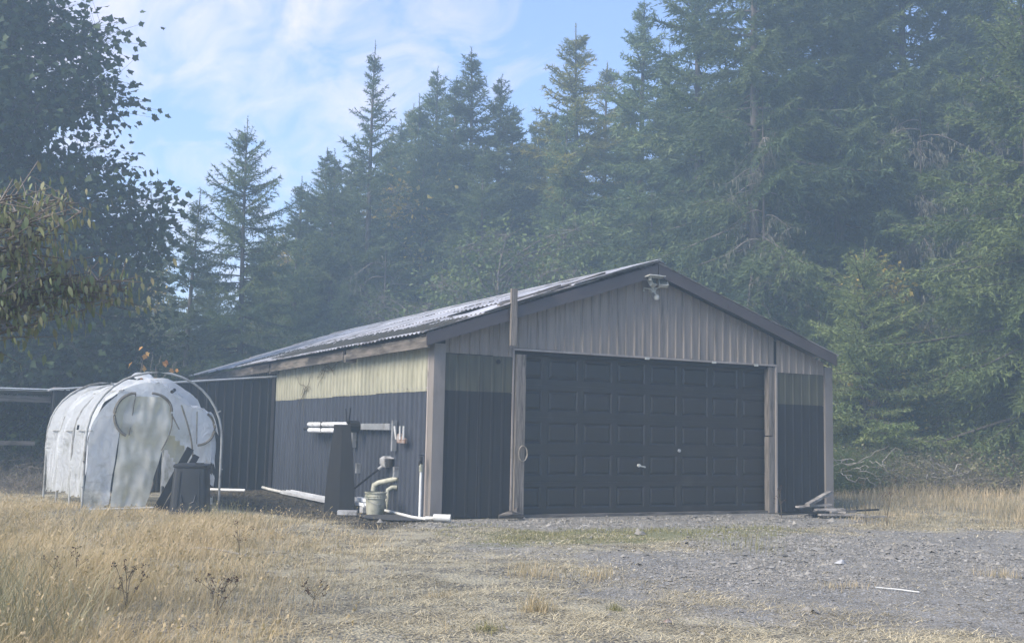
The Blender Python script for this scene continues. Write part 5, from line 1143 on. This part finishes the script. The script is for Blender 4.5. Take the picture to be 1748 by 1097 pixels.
# tufts
TU = MB
def tuft(px, py, h, w, n, mat, lab, name='grass_tuft', seed=0, cat='grass tuft', xy=None):
    r = np.random.default_rng(seed); 
    if xy is None: d = 1.3235*F/max(20, (py-(723+.0203*(px-874)))) ; d *= 1.0; x, y = polar(px, d)
    else: x, y = xy
    X = x+r.normal(0, w, n); Y = y+r.normal(0, w, n); H = h*r.uniform(.4, 1.15, n); V, T, Q, tn = blades(X, Y, H, r.uniform(.003,.007,n), H*r.uniform(.1,.8,n), r, np.clip(r.normal(.4,.3,n),0,1), 3)
    V = V-np.array([x, y, 0]); o = empty(name, (x, y, 0), lab, cat); link('blades', mesh_np(name, V, T, Q, mat, tn), o)['kind'] = 'stuff'
tuft(925,1012,.17,.075,220,MT['drygrass'],'round pale straw tuft in the centre foreground',seed=1)
tuft(1057,1007,.08,.035,110,MT['greengrass'],'small green grey tuft on the gravel edge at centre right',seed=2)
tuft(1248,1062,.07,.045,130,MT['greengrass'],'low green tuft at the bottom right of the centre',seed=3)
tuft(845,1045,.08,.05,110,MT['greengrass'],'low greenish tuft at the bottom left of the pale tuft',seed=4)
tuft(765,985,.08,.09,150,MT['drygrass'],'wide low straw tuft left of the pale round tuft',seed=5)
tuft(915,950,.20,.16,200,MT['drygrass'],'taller dry tuft between the yard centre and the green strip',seed=6)
tuft(1025,952,.16,.14,170,MT['drygrass'],'dry tuft right of the taller one before the green strip',seed=7)
tuft(1430,955,.10,.14,150,MT['drygrass'],'straw tuft on the far gravel below the board heap',seed=8)
tuft(1700,930,.14,.14,170,MT['drygrass'],'dry tuft on the gravel near the right edge',seed=9)
tuft(40,1060,.62,.22,520,MT['clump'],'dense green grey grass clump in the bottom left corner','grass_clump',10)
tuft(-10,1000,.66,.25,420,MT['clump'],'green grey grass clump at the left edge above the corner clump','grass_clump',11)
tuft(170,1035,.5,.06,36,MT['clump'],'few dark green blades standing right of the corner clump','grass_clump',12)
tuft(1283,905,.45,.22,110,MT['greengrass'],'thin leafy weed on the gravel before the right door jamb','weed',13,'weed')
tuft(400,858,.35,.3,160,MT['greengrass'],'low green weeds beside the right foot of the greenhouse','weed',14,'weed')
# brown weeds with seed heads
def weed(px, d, h, nst, lab, seed):
    r = np.random.default_rng(seed); x, y = polar(px, d); segs = []; LP = []
    for k in range(nst):
        dx, dy = r.normal(0,.22,2)*h; t = np.linspace(0,1,6); P = np.stack([dx*t**1.5, dy*t**1.5, h*r.uniform(.8,1.1)*t], 1); segs.append((P, .004-.002*t))
        for q in range(5):
            s = P[r.integers(3,6)]; e = s+np.array([r.normal(0,.05), r.normal(0,.05), r.uniform(.03,.10)]); segs.append((np.stack([s,e]), np.array([.002,.0015]))); LP.append(e+r.normal(0,.008,(9,3)))
    Vb, Qb = tubes_np(segs, 4); o = empty('seed_weed', (x, y, float(hgt(x,y))), lab, 'weed')
    link('stems', mesh_np('weed_stems', Vb, quads=Qb, mat=MT['weed']), o); LP = np.concatenate(LP); V, T, tn = leaves_np(LP, unit(r.normal(size=LP.shape)), r.uniform(.010,.022,len(LP)), 'diamond', r, np.zeros(len(LP)), 1)
    link('seed_heads', mesh_np('seed_heads', V, T, mat=MT['seed']), o)['kind'] = 'stuff'
weed(240,8.6,.27,4,'brown seed headed weed in the grass left of centre, the widest one',1)
weed(150,9.8,.27,2,'small brown seed headed weed in the grass above the corner clump',2)
weed(390,8.1,.23,4,'brown seed headed weed in the lower grass right of the widest one',3)
weed(125,9.0,.26,1,'single stem brown seed weed at the far left of the grass',4)
weed(425,12.0,.36,2,'brown weed stalk in the thinning grass before the mulch',5)
weed(550,8.2,.13,2,'low brown weed where grass gives way to straw',6)
weed(1335,20,.5,3,'thin brown dock stalk near the right door jamb',7)
weed(1478,19.8,.95,3,'tall dark dock stalk standing behind the board heap',8)
weed(1512,19.6,.85,5,'bushy reddish brown weed right of the board heap',9)
# bark and twig litter
def pm(X, Y): return zmask('mulch', X, Y, .4, .6)
X, Y = scatter(26000, (-3, .2), (-1, 9), pm, rg); n = len(X); H = rg.uniform(.005,.06,n)
V, T, Q, tn = blades(X, Y, H, rg.uniform(.006,.02,n), rg.uniform(.03,.16,n), rg, np.zeros(n), 2)
o = link('bark_litter', mesh_np('bark_litter', V, T, Q, MT['weed'], tn)); props(o, 'dark twigs and bark litter along the foot of the ribbed side wall', 'litter', kind='stuff')
# fallen vine twigs clinging to the fibreglass strip
for j, (y_, z_, lab) in enumerate(((6.6,2.25,'dark bare vine twig clinging to the lower left of the yellow strip'),(5.3,2.62,'dark bare twig caught under the eave on the yellow strip'))):
    r = np.random.default_rng(60+j); segs = []
    for k in range(6):
        a = r.uniform(-.6,.9)+(PI if k % 2 else 0); l = r.uniform(.25,.75); t = np.linspace(0,1,6); segs.append((np.stack([-.075+0*t, -math.cos(a)*l*t, math.sin(a)*l*.7*t+.05*np.sin(t*6+k)],1), .008-.004*t))
    segs.append((np.array([(-.075,0,0),(-.08,.1,-.35),(-.075,.0,-.6)]), np.array([.008,.006,.004]))) if j == 0 else None
    Vb, Qb = tubes_np(segs, 4); o = link('vine_twig', mesh_np('vine_twig', Vb, quads=Qb, mat=MT['weed']), None, (0, y_, z_)); props(o, lab, 'twig')

# ------------------------------------------------------------------ haze volume, added also for the blue veil of lens glare
hz = MB().box((-152,-152,-1.2),(152,152,30)).build('haze', MT['glass'])
hm = bpy.data.materials.new('haze'); hm.use_nodes = True; t = hm.node_tree; t.nodes.clear(); oo = t.nodes.new('ShaderNodeOutputMaterial'); pv_ = t.nodes.new('ShaderNodeVolumePrincipled')
pv_.inputs['Color'].default_value = (.60,.81,1.0,1); pv_.inputs['Density'].default_value = .0064; pv_.inputs['Anisotropy'].default_value = .25
t.links.new(pv_.outputs[0], oo.inputs['Volume']); hz.data.materials.clear(); hz.data.materials.append(hm); props(hz, kind='stuff')
